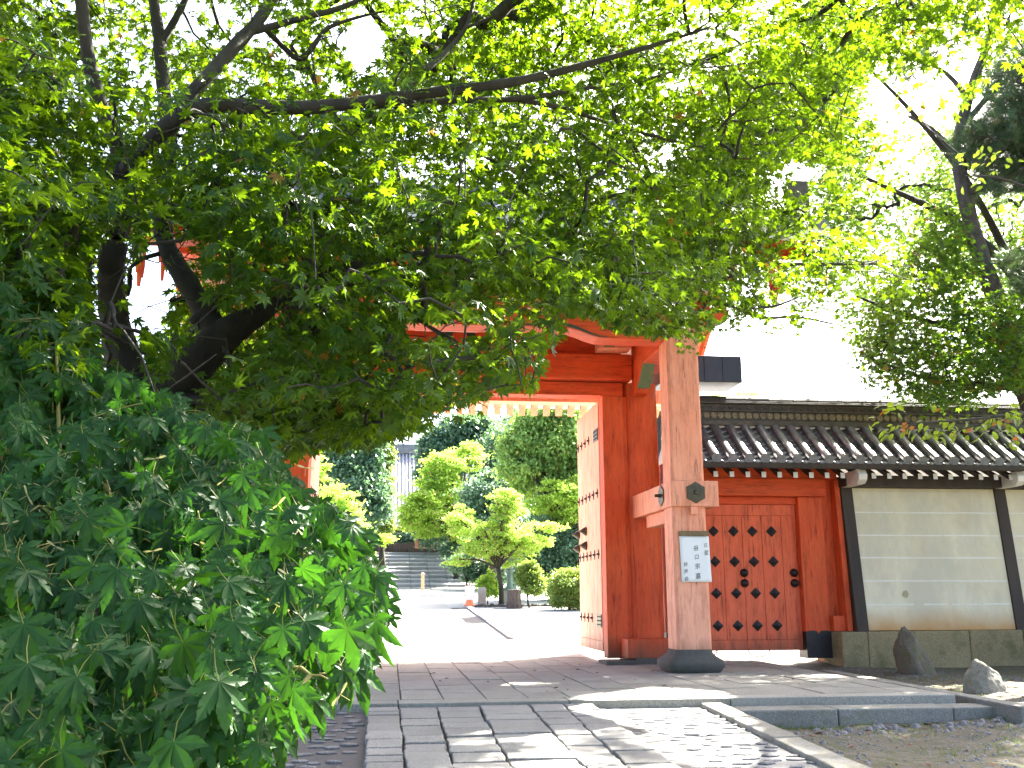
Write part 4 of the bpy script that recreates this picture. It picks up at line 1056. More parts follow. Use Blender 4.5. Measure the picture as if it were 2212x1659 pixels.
nodes += limb(wood, [(690, 228, 4.8, 18), (860, 226, 5.0, 16), (1000, 215, 5.2, 15), (1120, 216, 5.4, 14), (1260, 190, 5.6, 11), (1400, 175, 5.8, 8), (1540, 120, 6.0, 5), (1640, 80, 6.2, 4)], 7)
nodes += limb(wood, [(1120, 216, 5.4, 13), (1200, 228, 5.6, 12), (1320, 268, 5.9, 10), (1430, 300, 6.2, 9), (1540, 322, 6.4, 5)], 7)
nodes += limb(wood, [(420, 700, 5.45, 32), (560, 560, 5.3, 26), (700, 500, 5.5, 24), (850, 480, 5.8, 22), (980, 492, 6.2, 20), (1120, 520, 6.6, 19), (1240, 545, 7.0, 18), (1340, 556, 7.4, 16), (1480, 566, 7.7, 13), (1620, 572, 8.0, 11), (1760, 570, 8.2, 9), (1900, 570, 8.4, 6)], 8)
nodes += limb(wood, [(1340, 556, 7.4, 12), (1420, 592, 7.6, 12), (1500, 640, 7.8, 11), (1570, 652, 7.9, 10), (1640, 690, 8.0, 8), (1720, 682, 8.1, 6), (1800, 700, 8.2, 4)], 7)
nodes += limb(wood, [(1470, 622, 7.75, 9), (1560, 662, 7.7, 8), (1660, 668, 7.7, 7), (1730, 640, 7.7, 4)], 6)
nodes += limb(wood, [(1120, 520, 6.6, 12), (1220, 470, 6.7, 11), (1340, 410, 6.9, 9), (1500, 420, 7.2, 8), (1640, 455, 7.4, 6), (1760, 470, 7.6, 4)], 6)
nodes += limb(wood, [(350, 850, 5.45, 26), (405, 860, 5.3, 20), (460, 872, 5.2, 15), (520, 873, 5.15, 12), (590, 872, 5.1, 10), (616, 854, 5.1, 8), (670, 828, 5.1, 5)], 7)
nodes += limb(wood, [(270, 400, 5.3, 26), (180, 380, 4.9, 22), (90, 350, 4.6, 16), (0, 345, 4.4, 12), (-90, 330, 4.2, 8)], 7)
nodes += limb(wood, [(560, 560, 5.3, 16), (700, 600, 5.0, 13), (830, 640, 4.9, 11), (900, 690, 4.8, 9), (990, 740, 4.7, 6)], 6)
REG = [  # outline in the photo, sprays, nearest and farthest depth, leaf size, leaves per spray
    ([(0, 130), (300, 190), (640, 190), (1000, 240), (1180, 480), (1215, 660), (1170, 760), (1140, 825), (1055, 890), (1010, 860), (950, 870), (905, 905), (850, 930), (760, 930), (665, 945), (600, 880), (560, 740), (430, 600), (385, 520), (280, 520), (205, 500), (215, 640), (160, 600), (0, 520)], 1280, 3.9, 6.6, 0.062, 12),
    ([(-120, -80), (900, -80), (1000, 240), (640, 190), (300, 190), (-120, 130)], 430, 4.8, 8.0, 0.060, 12),
    ([(900, -80), (2000, -80), (1900, 70), (1820, 220), (1790, 330), (1660, 330), (1600, 430), (1640, 560), (1440, 610), (1300, 640), (1215, 640), (1180, 480), (1000, 240)], 1350, 5.0, 9.2, 0.056, 12),
    ([(1560, 420), (1640, 455), (1800, 470), (1930, 560), (1850, 640), (1760, 600), (1640, 590), (1500, 640), (1440, 600)], 190, 7.0, 9.0, 0.056, 10),
    ([(640, 250), (1180, 250), (1430, 420), (1440, 620), (1215, 640), (1000, 620), (700, 560)], 260, 4.6, 7.0, 0.060, 12),
    ([(1500, 600), (1700, 620), (1830, 690), (1640, 700)], 34, 7.6, 8.3, 0.055, 7),
    ([(1180, 590), (1450, 600), (1490, 690), (1525, 780), (1440, 755), (1340, 735), (1290, 690)], 190, 7.2, 8.2, 0.050, 9),
    ([(430, 860), (560, 740), (660, 740), (900, 900), (800, 930), (665, 960), (650, 1000), (560, 960)], 200, 5.3, 6.4, 0.062, 12),
    ([(-250, 120), (0, 130), (0, 480), (120, 560), (230, 690), (300, 830), (200, 870), (-250, 760)], 480, 3.3, 4.6, 0.066, 11),
    ([(1900, -120), (2300, -120), (2300, 40), (2200, 55), (2120, 40), (2030, 62), (1940, 40)], 110, 4.5, 5.5, 0.062, 11),
    ([(340, 520), (440, 620), (560, 720), (470, 830), (380, 870), (350, 760), (330, 620)], 110, 5.8, 6.8, 0.056, 10),
]
P_, T_, N__, S_ = [], [], [], []
cens, Ks = [], []
for poly, n, d0, d1, ls, K in REG:
    f_ = 0.88 if d1 > 9 or d0 > 7.1 else 0.80      # leaf scale
    cens.append((sample_region(poly, int(n*1.08), d0, d1, 8), ls*f_, int(K*1.5)))
# unseen crown above the picture, its sprays added to shade what is seen
for poly, n_, d0, d1 in (([(400, -80), (1130, -80), (1430, -260), (1380, -950), (300, -950)], 700, 4.8, 7.8), ([(1080, -110), (1760, -110), (2300, -1000), (1080, -1000)], 620, 3.4, 5.5), ([(-900, -900), (300, -900), (200, -80), (-300, -80)], 400, 3.6, 6.5)):
    cens.append((sample_region(poly, n_, d0, d1), 0.072, 11))
# boughs towards the gate: sprays placed up the sun's rays to shade the path
CANOPY = [(900, -300), (2000, -300), (1900, 70), (1820, 220), (1790, 330), (1660, 330), (1620, 480), (1480, 620), (1300, 640), (1000, 500)]
gp = np.stack([RNG.uniform(-0.8, 2.0, 8000), RNG.uniform(4.5, 9.7, 8000), np.full(8000, -0.05)], 1)
q = gp+np.array(SUN_DIR)*(RNG.uniform(3.7, 7.5, 8000)/SUN_DIR.z)[:, None]
v_ = q-np.array([0, 0, CAM_H]); dep = v_@CF; qx, qy = 1106+FPX*(v_@CR)/dep, 829.5-FPX*(v_@CU)/dep
q = q[in_poly(qx, qy, CANOPY)][:2500]
cens.append((q, 0.054, 15))
# keep the openings of the crown open: where sky, gate and sign show between the boughs
HOLES = [(280, 545, 362, 720), (750, 25, 830, 150), (880, 700, 1050, 722), (1465, 775, 1530, 1500), (1060, 850, 1300, 1300), (1230, 690, 1290, 760)]
LOW = [(-900, 2000), (560, 2000), (600, 1010), (660, 965), (860, 945), (955, 885), (1060, 905), (1150, 832), (1200, 722), (1290, 690), (1400, 715), (1450, 740), (1500, 782), (1535, 700), (1620, 705), (1850, 735), (1900, 640), (2400, 620)]
def low_edge(x): return np.interp(x, [p[0] for p in LOW], [p[1] for p in LOW])
def pix(P):
    v = P-np.array([0, 0, CAM_H]); e = v@CF
    return 1106+FPX*(v@CR)/e, 829.5-FPX*(v@CU)/e, e
def open_ok(P, m):
    x, y, e = pix(P); k = y < low_edge(x)+m
    for x0, y0, x1, y1 in HOLES:
        u, v = (x-(x0+x1)/2)/((x1-x0)/2+m*0.4), (y-(y0+y1)/2)/((y1-y0)/2+m*0.4)
        if x1-x0 < 100 and y1 < 740: k &= u*u+v*v > 1+0.5*np.sin(11*np.arctan2(v, u)+x0)*(RNG.random(len(x)))      # ragged round openings
        else: k &= ~((np.abs(u) < 1) & (np.abs(v) < 1))
    return k
def sun_patch(P, only_a=False):
    """True for leaves that would shade the sunlit patches the photo shows on the paving."""
    g = P-np.array(SUN_DIR)*((P[:, 2]+0.03)/SUN_DIR.z)[:, None]
    d_ = g-np.array([0, 0, CAM_H]); e = d_@CF; gx_, gy_ = 1106+FPX*(d_@CR)/e, 829.5-FPX*(d_@CU)/e
    a = in_poly(gx_, gy_, [(1130, 1545), (1260, 1508), (1400, 1490), (1560, 1500), (1660, 1580), (1730, 1615), (1620, 1640), (1480, 1635), (1360, 1608), (1350, 1585), (1410, 1568), (1330, 1552), (1250, 1565)])
    b = in_poly(gx_, gy_, [(1380, 1478), (1880, 1474), (2050, 1505), (1650, 1545), (1400, 1500)]) & (RNG.random(len(P)) < 0.45)
    S_ = np.array(SUN_DIR); t_ = (P[:, 2]-3.0-0.8*(P[:, 1]-14.5))/(S_[2]-0.8*S_[1]); h = P-S_*t_[:, None]
    c = (t_ > 0) & (h[:, 1] > 14.4) & (h[:, 1] < 15.5) & (h[:, 0] > 4.4) & (RNG.random(len(P)) < np.interp(h[:, 0], [6.8, 8.2, 11], [0.97, 0.6, 0.5]))
    return (a if only_a else a | b | c)
cens = [(c[open_ok(c, -4) & ~sun_patch(c, True)], ls, K) for c, ls, K in cens]
allc = np.concatenate([c for c, _, _ in cens])
dirs = grow_twigs(wood, nodes, allc, 0.0026, 4)
wood.build('trunk', 'bark', tree, smooth=True)
o = 0
for c, ls, K in cens:
    d = dirs[o:o+len(c)]; o += len(c)
    p, t, n_, s_ = spray_leaves(c, d, K, 0.17*ls/0.06, ls, 0.5, 0.5)
    P_.append(p); T_.append(t); N__.append(n_); S_.append(s_)
P_, T_, N__, S_ = map(np.concatenate, (P_, T_, N__, S_))
qx, qy, dep = pix(P_)
keep = open_ok(P_, 14)
ln = np.array([tuple(p) for p in big_nodes]); lx, ly, le = pix(ln)          # few leaves hang right in front of the thick limbs
for i in range(0, len(lx), 1):
    tr = 500 < ly[i] < 950 and lx[i] < 620
    keep &= ~((np.abs(qx-lx[i]) < (44 if tr else 26)) & (np.abs(qy-ly[i]) < (34 if tr else 15)) & (dep < le[i]+0.05) & (RNG.random(len(qx)) < (0.6 if tr else 0.5)))
keep &= ~sun_patch(P_)
P_, T_, N__, S_ = P_[keep], T_[keep], N__[keep], S_[keep]
V_, F_, A_ = leaf_arrays(MAPLE, P_, T_, N__, S_, tints(len(P_), 0.006))
np_mesh('crown', V_, F_, 'maple', A_, tree)
print('big maple leaves', len(P_))

# ------------------------------------------------------------------ the young maple close to the camera, lower left
shrub = thing('young_maple', 'low maple bush with large dark green star leaves and winged seeds, nearest the viewer', 'maple bush', (-0.75, 2.5, gzf(-0.75, 2.5)))
wood = MB(); nodes = []
OUT = [(-120, 600), (20, 610), (120, 690), (220, 790), (320, 850), (420, 905), (540, 925), (596, 1000), (636, 1070), (715, 1110), (775, 1150), (795, 1230), (830, 1300), (860, 1370), (800, 1390), (770, 1440), (745, 1470), (712, 1490), (660, 1520), (600, 1570), (530, 1630), (490, 1760), (-120, 1760)]
def shrub_depth(py): return np.interp(py, [420, 900, 1200, 1500, 1700], [3.4, 3.1, 2.4, 1.75, 1.5])
def sprays(poly, n):
    xs_, ys_ = [p[0] for p in poly], [p[1] for p in poly]; px = np.empty(0); py = np.empty(0)
    while len(px) < n:
        a = RNG.uniform(min(xs_), max(xs_), n*2); b = RNG.uniform(min(ys_), max(ys_), n*2); k = in_poly(a, b, poly)
        px = np.concatenate([px, a[k]]); py = np.concatenate([py, b[k]])
    px, py = px[:n], py[:n]
    dd = shrub_depth(py)+RNG.uniform(0, 1, n)**1.3*0.9
    return at(px, py, dd), px, py
gb = Vector((-0.80, 2.55, gzf(-0.8, 2.55)-0.03))
for tx, ty, td in ((120, 700, 3.3), (420, 1000, 3.2), (560, 1180, 2.9), (250, 1100, 2.9), (640, 1300, 2.6), (60, 1200, 2.4), (380, 1300, 2.3), (520, 1480, 2.1), (150, 1450, 2.0)):
    e = Vector(at(tx, ty, td)); m1 = gb.lerp(e, 0.4)+Vector((random.uniform(-.1, .1), random.uniform(-.1, .1), 0.18))
    pth = smooth_path([gb, gb.lerp(m1, 0.5), m1, e], 2)
    wood.tube(pth, [0.016*(1-0.75*i/(len(pth)-1)) for i in range(len(pth))], 7); nodes += pth
cs, spx, spy = sprays(OUT, 950)
d = grow_twigs(wood, nodes, cs, 0.0017, 5, 1e9, 0.2)
wood.build('stems', 'twig', shrub, smooth=True)
K = 5
n = len(cs)*K
view = norm(np.array([[0, 0, CAM_H]])-np.repeat(cs, K, 0))
c = np.repeat(cs, K, 0)
pos = c+RNG.normal(0, 0.075, (n, 3))
right = np.array([1.0, -0.1, 0])
tip = norm(RNG.normal(0, 0.55, (n, 3))+np.array([0.12, 0, -0.95])+view*0.25)
nr = view*RNG.uniform(0.5, 1.3, (n, 1))+np.array([0, 0, 0.75])+RNG.normal(0, 0.42, (n, 3))
tip = norm(tip-0.6*nr/np.linalg.norm(nr, axis=1, keepdims=True)*np.sum(tip*norm(nr), 1, keepdims=True))
sz = 0.073*RNG.uniform(0.55, 1.25, n)
# leaf tips stay inside the bush's outline
v_ = pos-np.array([0, 0, CAM_H]); dep = v_@CF; qx, qy = 1106+FPX*(v_@CR)/dep, 829.5-FPX*(v_@CU)/dep
GROW = [(x+(18 if x > 300 else 0), y-10) for x, y in OUT]
keep = in_poly(qx, qy, GROW) & (dep > 0.95)
# four leaf forms: flat, cupped, drooping and twisted ones
def bent(tpl, k, cup, tw, nar):
    V, F, RB = tpl; V = V.copy(); r2 = V[:, 0]**2+V[:, 1]**2
    V[:, 2] += -k*r2+cup*np.abs(V[:, 0])+tw*V[:, 0]*V[:, 1]+0.03*np.sin(9*V[:, 0]+5*V[:, 1]); V[:, 0] *= nar
    return V, F, RB
forms = [bent(MAPLE_D, 0.0, 0.0, 0.05, 1.0), bent(MAPLE_D, 0.22, 0.10, -0.15, 0.93), bent(MAPLE_D, 0.45, -0.10, 0.25, 0.88), bent(MAPLE_D, -0.12, 0.28, -0.3, 0.8), bent(MAPLE_D, 0.3, 0.3, 0.4, 0.7)]
idx = np.flatnonzero(keep); pick = RNG.choice(len(forms), len(idx), p=[0.26, 0.26, 0.22, 0.14, 0.12])
VV, FF, TT, RR, o_ = [], [], [], [], 0
for k, fm in enumerate(forms):
    j = idx[pick == k]
    V_, F_, A_ = leaf_arrays(fm, pos[j], tip[j], nr[j], sz[j], tints(len(j), 0.003))
    VV.append(V_); FF.append(F_+o_); TT.append(A_['tint']); RR.append(A_['rib']); o_ += len(V_)
np_mesh('leaves', np.concatenate(VV), np.concatenate(FF), 'maple_near', {'tint': np.concatenate(TT), 'rib': np.concatenate(RR)}, shrub)
print('bush leaves', int(keep.sum()))
# winged seeds: pairs of pale wings on a thin stalk
def samara_mesh():
    V, F = [], []
    for sgn in (-1, 1):
        o = len(V)
        V += [(0, 0, 0), (sgn*0.35, 0.10, 0.02), (sgn*0.75, 0.17, 0), (sgn*1.0, 0.12, -0.02), (sgn*0.98, 0.0, 0), (sgn*0.6, -0.06, 0.02), (sgn*0.2, -0.07, 0.03)]
        F += [(o, o+1, o+6), (o+1, o+2, o+5), (o+1, o+5, o+6), (o+2, o+3, o+4), (o+2, o+4, o+5)]
    o = len(V); V += [(-0.02, 0, 0), (0.02, 0, 0), (0.02, -0.9, 0.15), (-0.02, -0.9, 0.15)]; F += [(o, o+1, o+2), (o, o+2, o+3)]
    m = np_mesh('winged_seed', np.array(V), np.array(F), 'samara', {'tint': np.full(len(V), 0.6)}, shrub)
    return m
sm = samara_mesh(); first = True
pxs = [(432, 1118), (450, 1180), (352, 1040), (600, 1090), (620, 1150), (640, 1140), (520, 1290), (600, 1308), (430, 1150), (780, 1095), (755, 1140), (705, 1060), (300, 1010), (180, 980), (120, 1180), (60, 1070), (250, 960), (335, 990), (390, 960), (560, 970), (480, 1040), (20, 1130), (210, 1240), (330, 1190), (690, 1300), (735, 1500), (745, 1420), (620, 1240), (500, 930), (90, 940), (230, 900), (40, 880), (160, 800), (660, 1010), (580, 1390), (420, 1420), (300, 1350), (805, 1250)]
for i, (px, py) in enumerate(pxs):
    o_ = sm if first else sm.copy()
    if not first: COL.objects.link(o_); o_.parent = shrub
    first = False
    p = at(px, py, float(shrub_depth(py))-0.06)
    o_.location = Vector(p)-Vector(shrub.location)
    o_.rotation_euler = (random.uniform(0.9, 1.9), random.uniform(-1.2, 1.2), random.uniform(-0.8, 0.8))
    s_ = 0.026*random.uniform(0.8, 1.2); o_.scale = (s_, s_, s_)

# ------------------------------------------------------------------ maple, pine and broadleaf tree on the right
def scatter_tree(name, label, cat, base, limbs, regs, tpl, leafmat, barkmat, droop, nj, warm, rt=0.0022, group=None, spread=0.2, tw=0.38):
    t = thing(name, label, cat, base, group)
    wd = MB(); nd = []
    for l in limbs: nd += limb(wd, l, 8)
    cc = [(sample_region(po, n, a, b), ls, K) for po, n, a, b, ls, K in regs]
    cc = [(c[~sun_patch(c, True)], ls, K) for c, ls, K in cc]
    dr = grow_twigs(wd, nd, np.concatenate([c for c, _, _ in cc]), rt, 4, 1e9, tw)
    wd.build('trunk', barkmat, t, smooth=True)
    o = 0; out_ = []
    for c, ls, K in cc:
        out_.append(spray_leaves(c, dr[o:o+len(c)], K, spread*ls/0.06, ls, droop, nj)); o += len(c)
    p, tp, nn, s = map(np.concatenate, zip(*out_))
    kp = ~sun_patch(p); p, tp, nn, s = p[kp], tp[kp], nn[kp], s[kp]
    V, F, A = leaf_arrays(tpl, p, tp, nn, s, tints(len(p), warm))
    np_mesh('crown', V, F, leafmat, A, t)
    return t
bx_, by_ = px_of((10.6, 14.0, -0.2))
scatter_tree('maple_tree', 'lighter maple with small leaves in front of the pine, over the roofed wall', 'maple tree', (10.6, 14.0, gzf(10.6, 14.0)),
    [[(bx_, by_, 14.0, 50), (2440, 1150, 14.0, 44), (2370, 950, 14.0, 40), (2290, 760, 13.9, 36), (2200, 600, 13.6, 28), (2080, 480, 13.3, 20), (1950, 420, 13.0, 13), (1860, 380, 12.8, 8)],
     [(2260, 760, 13.9, 26), (2120, 720, 13.5, 16), (1980, 690, 13.2, 11), (1850, 640, 13.0, 6)],
     [(2330, 860, 13.9, 20), (2120, 830, 13.5, 13), (2000, 820, 13.2, 8), (1900, 780, 13.0, 5)],
     [(2200, 600, 13.6, 22), (2100, 400, 13.3, 16), (1980, 250, 13.0, 11), (1880, 150, 12.8, 6)]],
    [([(1640, 490), (1790, 470), (1850, 560), (1780, 660), (1700, 650), (1640, 600)], 190, 15.0, 17.0, 0.075, 12),
     ([(1800, 350), (1900, 330), (1980, 430), (2060, 440), (2090, 560), (2120, 640), (2212, 620), (2230, 820), (2120, 850), (2040, 870), (1960, 850), (1880, 800), (1850, 700), (1790, 640), (1770, 560), (1830, 460)], 1700, 12.0, 14.6, 0.074, 14),
     ([(1760, 330), (1900, 300), (1980, 500), (1930, 820), (1830, 720), (1770, 560)], 330, 15.3, 17.5, 0.085, 13),
     ([(1980, 380), (2230, 400), (2230, 640), (2050, 600)], 320, 15.0, 17.0, 0.085, 12),
     ([(1720, 240), (1790, 120), (1900, 70), (1960, 180), (1990, 300), (1900, 340), (1800, 340)], 700, 15.0, 18.0, 0.080, 13),
     ([(1760, 300), (1860, 200), (2010, 110), (2090, 330), (2060, 440), (1960, 430), (1880, 500), (1770, 540)], 850, 15.0, 18.0, 0.085, 13),
     ([(1700, 660), (1860, 690), (1900, 790), (1800, 740)], 70, 12.6, 13.8, 0.07, 9),
     ([(2240, 200), (2240, 860), (2500, 900), (2800, 500), (2600, -500), (2230, -400)], 1300, 11.0, 15.0, 0.085, 12)],  # unseen crown beyond the right edge, added to shade the soil
    MAPLE, 'maple_right', 'bark', 0.4, 0.5, 0.03)
bx_, by_ = px_of((10.1, 13.1, -0.2))
NEED = needle_template()
pine = scatter_tree('pine_tree', 'dark long-needled pine with a leaning scaly trunk at the right edge', 'pine tree', (10.1, 13.1, gzf(10.1, 13.1)),
    [[(bx_, by_, 13.1, 70), (2330, 1060, 13.1, 62), (2232, 890, 13.1, 54), (2182, 750, 13.1, 46), (2150, 640, 13.1, 42), (2110, 530, 13.1, 40), (2085, 430, 13.1, 36), (2066, 330, 13.1, 32), (2090, 210, 13.0, 26), (2140, 80, 13.0, 22), (2160, -60, 13.0, 18)],
     [(2085, 420, 13.1, 24), (2140, 395, 12.8, 20), (2230, 360, 12.6, 15), (2320, 330, 12.4, 9)],
     [(2068, 340, 13.1, 18), (2020, 280, 13.2, 12), (1960, 250, 13.3, 7)],
     [(2090, 210, 13.0, 16), (2040, 150, 13.0, 10), (1980, 130, 13.1, 6)],
     [(2090, 260, 13.0, 16), (2150, 190, 12.8, 12), (2240, 120, 12.6, 8)],
     [(2180, 760, 13.1, 18), (2240, 640, 12.9, 12), (2290, 560, 12.8, 8)]],
    [([(2130, 150), (2300, 60), (2300, 330), (2150, 270), (2110, 200)], 260, 11.8, 13.6, 0.19, 7),
     ([(2090, 260), (2300, 270), (2300, 400), (2150, 420), (2100, 360), (2020, 300)], 360, 12.2, 13.8, 0.19, 7),
     ([(1930, 110), (2150, 20), (2230, 70), (2120, 180), (2020, 230), (1960, 260)], 260, 12.2, 14.0, 0.19, 6),
     ([(2150, 560), (2300, 500), (2300, 660), (2200, 640)], 90, 12.2, 13.6, 0.19, 6)],
    NEED, 'needle', 'bark_pine', -0.5, 0.9, 0.04, 0.006, None, 0.06)
OVAL = oval_template()
bx_, by_ = px_of((7.6, 10.2, -0.2))
scatter_tree('broadleaf_tree', 'thin broad-leaved sapling with a few yellowing leaves over the tiled roof', 'tree', (7.6, 10.2, gzf(7.6, 10.2)),
    [[(bx_, by_, 10.2, 30), (2500, 1200, 10.2, 28), (2460, 950, 10.1, 24), (2380, 890, 9.9, 14), (2260, 885, 9.6, 9), (2120, 905, 9.3, 6), (1960, 915, 9.1, 3)],
     [(2460, 950, 10.1, 22), (2420, 700, 10.1, 18), (2300, 440, 10.0, 10), (2160, 380, 9.8, 6), (2080, 380, 9.7, 3)]],
    [([(1890, 880), (2000, 870), (2120, 850), (2230, 860), (2230, 930), (2120, 960), (1980, 930), (1900, 930)], 34, 9.0, 9.9, 0.095, 5),
     ([(2070, 330), (2180, 320), (2170, 400), (2080, 420)], 9, 9.6, 9.9, 0.095, 4),
     ([(1930, 190), (2000, 170), (2010, 300), (1940, 310)], 8, 9.6, 9.9, 0.09, 4)],
    OVAL, 'broad', 'bark', 0.6, 0.5, 0.05, 0.003, None, 0.12)

# ------------------------------------------------------------------ garden beyond the gate
def quad_tpl():
    V = [(0, 0, 0), (-0.34, 0.5, 0.06), (0, 1.0, -0.12), (0.34, 0.5, 0.06), (0, 0.5, -0.02)]
    return np.array(V), np.array([(0, 4, 1), (1, 4, 2), (0, 3, 4), (3, 2, 4)]), np.zeros(5)
QUAD = quad_tpl()
def garden_tree(name, label, cat, px, Yb, blobs, leaf, n, mat, trunk_w=0.22, bark='bark', group=None, flat=1.0, tip_up=0.0, warm=0.04, surf=0.5, forks=True):
    """blobs: (px, py, radius_x_px, radius_y_px, depth offset); trunk from the ground at (px, Yb)."""
    x0 = float(at(px, 1250, Yb)[0]); t = thing(name, label, cat, (x0, Yb, gzf(x0, Yb)), group)
    wd = MB(); base_ = Vector((x0, Yb, gzf(x0, Yb)-0.15)); k = Yb/FPX
    n = int(n*2.4); leaf = leaf*0.98
    cen, rads, wts = [], [], []
    for bx, by, rx, ry, dy in blobs:
        c = at(bx, by, Yb+dy); cen.append(c); rads.append((rx*k*1.12, rx*k*1.06, ry*k*1.12)); wts.append(rx*ry)
    wts = np.array(wts)/sum(wts)
    zt = max(c[2] for c in cen); cz = min(c[2]-r[2]*0.5 for c, r in zip(cen, rads))
    mid = Vector((x0+random.uniform(-.1, .1), Yb, max(base_.z+0.3, min(cz, zt)*0.999)))
    mid.z = base_.z+max(0.35, (cz-base_.z)*0.9)
    wd.tube([base_, base_.lerp(mid, 0.5)+Vector((random.uniform(-.06, .06), 0, 0)), mid], [trunk_w*0.62, trunk_w*0.5, trunk_w*0.42], 8)
    for c, r in zip(cen, rads):
        e = Vector(c)+Vector((0, 0, r[2]*0.4)); m1 = mid.lerp(e, 0.5)+Vector((random.uniform(-.15, .15), random.uniform(-.15, .15), 0.1*(e-mid).length))
        wd.tube([mid, m1, e], [trunk_w*0.34, trunk_w*0.22, trunk_w*0.08], 6)
        for _ in range(5):
            d_ = Vector((random.gauss(0, 1), random.gauss(0, 1), random.gauss(0.2, 0.7))).normalized()
            wd.tube([m1.lerp(e, 0.4), Vector(c)+Vector((d_.x*r[0], d_.y*r[1], d_.z*r[2]))*0.8], [trunk_w*0.1, trunk_w*0.03], 5, cap=False)
    wd.build('trunk', bark, t, smooth=True)
    P, Tp, Nn, S = [], [], [], []
    for c, r, w_ in zip(cen, rads, wts):
        m = max(40, int(n*w_)); ncl = max(6, m//52)
        u = norm(RNG.normal(0, 1, (ncl, 3))); rr = (surf+(1-surf)*RNG.random(ncl))*RNG.uniform(0.75, 1.18, ncl)
        cc = c+u*np.array(r)*rr[:, None]*0.92
        idx = RNG.integers(0, ncl, m); q = norm(RNG.normal(0, 1, (m, 3)))*RNG.random((m, 1))**0.5
        cr = 0.26*np.mean(r)+leaf*0.6
        q *= np.where(RNG.random((m, 1)) < 0.24, RNG.uniform(1.2, 2.5, (m, 1)), 1.0)
        p = cc[idx]+q*np.array([cr, cr, cr*0.5*flat])
        outw = norm((p-c)/np.array(r))
        P.append(p); Tp.append(norm(outw+RNG.normal(0, 0.7, (m, 3))+np.array([0, 0, tip_up-0.2]))); Nn.append(outw*0.5+np.array([0, 0, 0.9])+RNG.normal(0, 0.5, (m, 3))); S.append(leaf*RNG.uniform(0.6, 1.3, m))
    P, Tp, Nn, S = map(np.concatenate, (P, Tp, Nn, S))
    V, F, A = leaf_arrays(QUAD, P, Tp, Nn, S, tints(len(P), warm))
    np_mesh('crown', V, F, mat, A, t)
    return t
garden_tree('maple_tree', 'small bright yellow-green maple spreading beside the lantern, seen through the open gate', 'maple tree', 1083, 33.0,
    [(1090, 1085, 34, 24, 0), (1110, 1100, 26, 24, 0.3), (1085, 1120, 26, 22, 0), (1000, 1108, 26, 16, 0.5), (1010, 1140, 36, 20, 0), (1060, 1150, 40, 22, 0.4), (1120, 1150, 40, 22, -0.3), (1050, 1185, 54, 20, 0), (1120, 1180, 44, 20, 0.4), (990, 1212, 30, 9, 0.3), (1182, 1140, 34, 11, 0), (1090, 1208, 40, 14, 0.5), (985, 1120, 28, 14, 0), (1150, 1170, 40, 18, 0), (1100, 1068, 22, 14, 0)], 0.085, 9500, 'yellow_leaf', 0.16, flat=0.7, warm=0.08)
garden_tree('maple_tree', 'tall sunlit yellow maple at the right of the stone stairs', 'maple tree', 985, 50.0,
    [(960, 1005, 42, 26, 0), (1010, 985, 34, 26, 1), (948, 1040, 40, 26, 0), (922, 1078, 36, 24, -1), (960, 1060, 44, 34, 0), (905, 1100, 48, 26, -1), (975, 1110, 46, 34, 0.6), (920, 1140, 40, 22, 0), (985, 1150, 34, 24, 0), (884, 1120, 24, 22, -1)], 0.15, 13000, 'yellow_leaf', 0.3, flat=0.6)
garden_tree('maple_tree', 'yellow-green maple with low boughs at the left of the stone stairs', 'maple tree', 690, 40.0,
    [(720, 1080, 44, 30, 0), (740, 1130, 50, 32, 0), (690, 1130, 44, 34, 0.5), (775, 1165, 34, 22, 0), (745, 1190, 48, 22, -0.5), (690, 1020, 18, 34, -1), (830, 1165, 26, 14, 2), (700, 1200, 40, 26, 0), (720, 1225, 36, 16, 0)], 0.12, 8500, 'yellow_leaf', 0.25, flat=0.6)
garden_tree('evergreen_tree', 'tall blue-green evergreen left of the path, behind the maple leaves', 'tree', 750, 46.0,
    [(720, 970, 60, 44, 0), (770, 960, 50, 50, 1), (700, 1030, 50, 50, 0), (765, 1040, 58, 56, 0), (800, 1090, 38, 50, -0.5), (770, 1120, 44, 50, 0), (800, 980, 26, 40, 0)], 0.20, 11000, 'evergreen', 0.45)
garden_tree('evergreen_tree', 'narrow ivy-clad column of foliage standing free beside the distant tiled roof', 'tree', 826, 52.0,
    [(825, 950, 18, 34, 0), (820, 1000, 20, 40, 0), (828, 1050, 20, 40, 0), (822, 1100, 20, 44, 0), (830, 1140, 16, 30, 0), (838, 975, 12, 30, 0)], 0.14, 6500, 'bush', 0.35)
garden_tree('evergreen_tree', 'hazy dark evergreen rising on the hill right of the distant tiled roof', 'tree', 980, 64.0,
    [(990, 925, 46, 30, 0), (950, 960, 40, 36, 0), (1030, 930, 46, 40, 1), (930, 1010, 28, 44, 0), (990, 985, 50, 44, 0), (1050, 985, 50, 46, 0), (930, 1060, 24, 40, 0)], 0.28, 9000, 'evergreen', 0.5, warm=0.0)
garden_tree('camellia_tree', 'dense dark blue-green camellia between the yellow maples', 'tree', 1065, 43.0,
    [(1065, 1060, 60, 44, 0), (1100, 1030, 40, 30, 0.5), (1030, 1080, 36, 36, 0), (1090, 1100, 48, 40, 0), (1050, 1120, 44, 30, 0)], 0.14, 10000, 'evergreen', 0.3, warm=0.0)
garden_tree('cypress_tree', 'tall green cypress with drooping sprays beside the open right door leaf', 'tree', 1200, 37.0,
    [(1160, 900, 50, 30, 0), (1215, 900, 46, 40, 0), (1130, 950, 50, 36, 0), (1200, 960, 60, 44, 0), (1120, 1000, 44, 32, 0), (1190, 1020, 56, 40, 0.5), (1250, 960, 40, 60, 0), (1250, 1060, 40, 60, 0), (1140, 1040, 34, 30, 0.5)], 0.16, 14000, 'cedar', 0.4, flat=1.5, tip_up=-0.7)
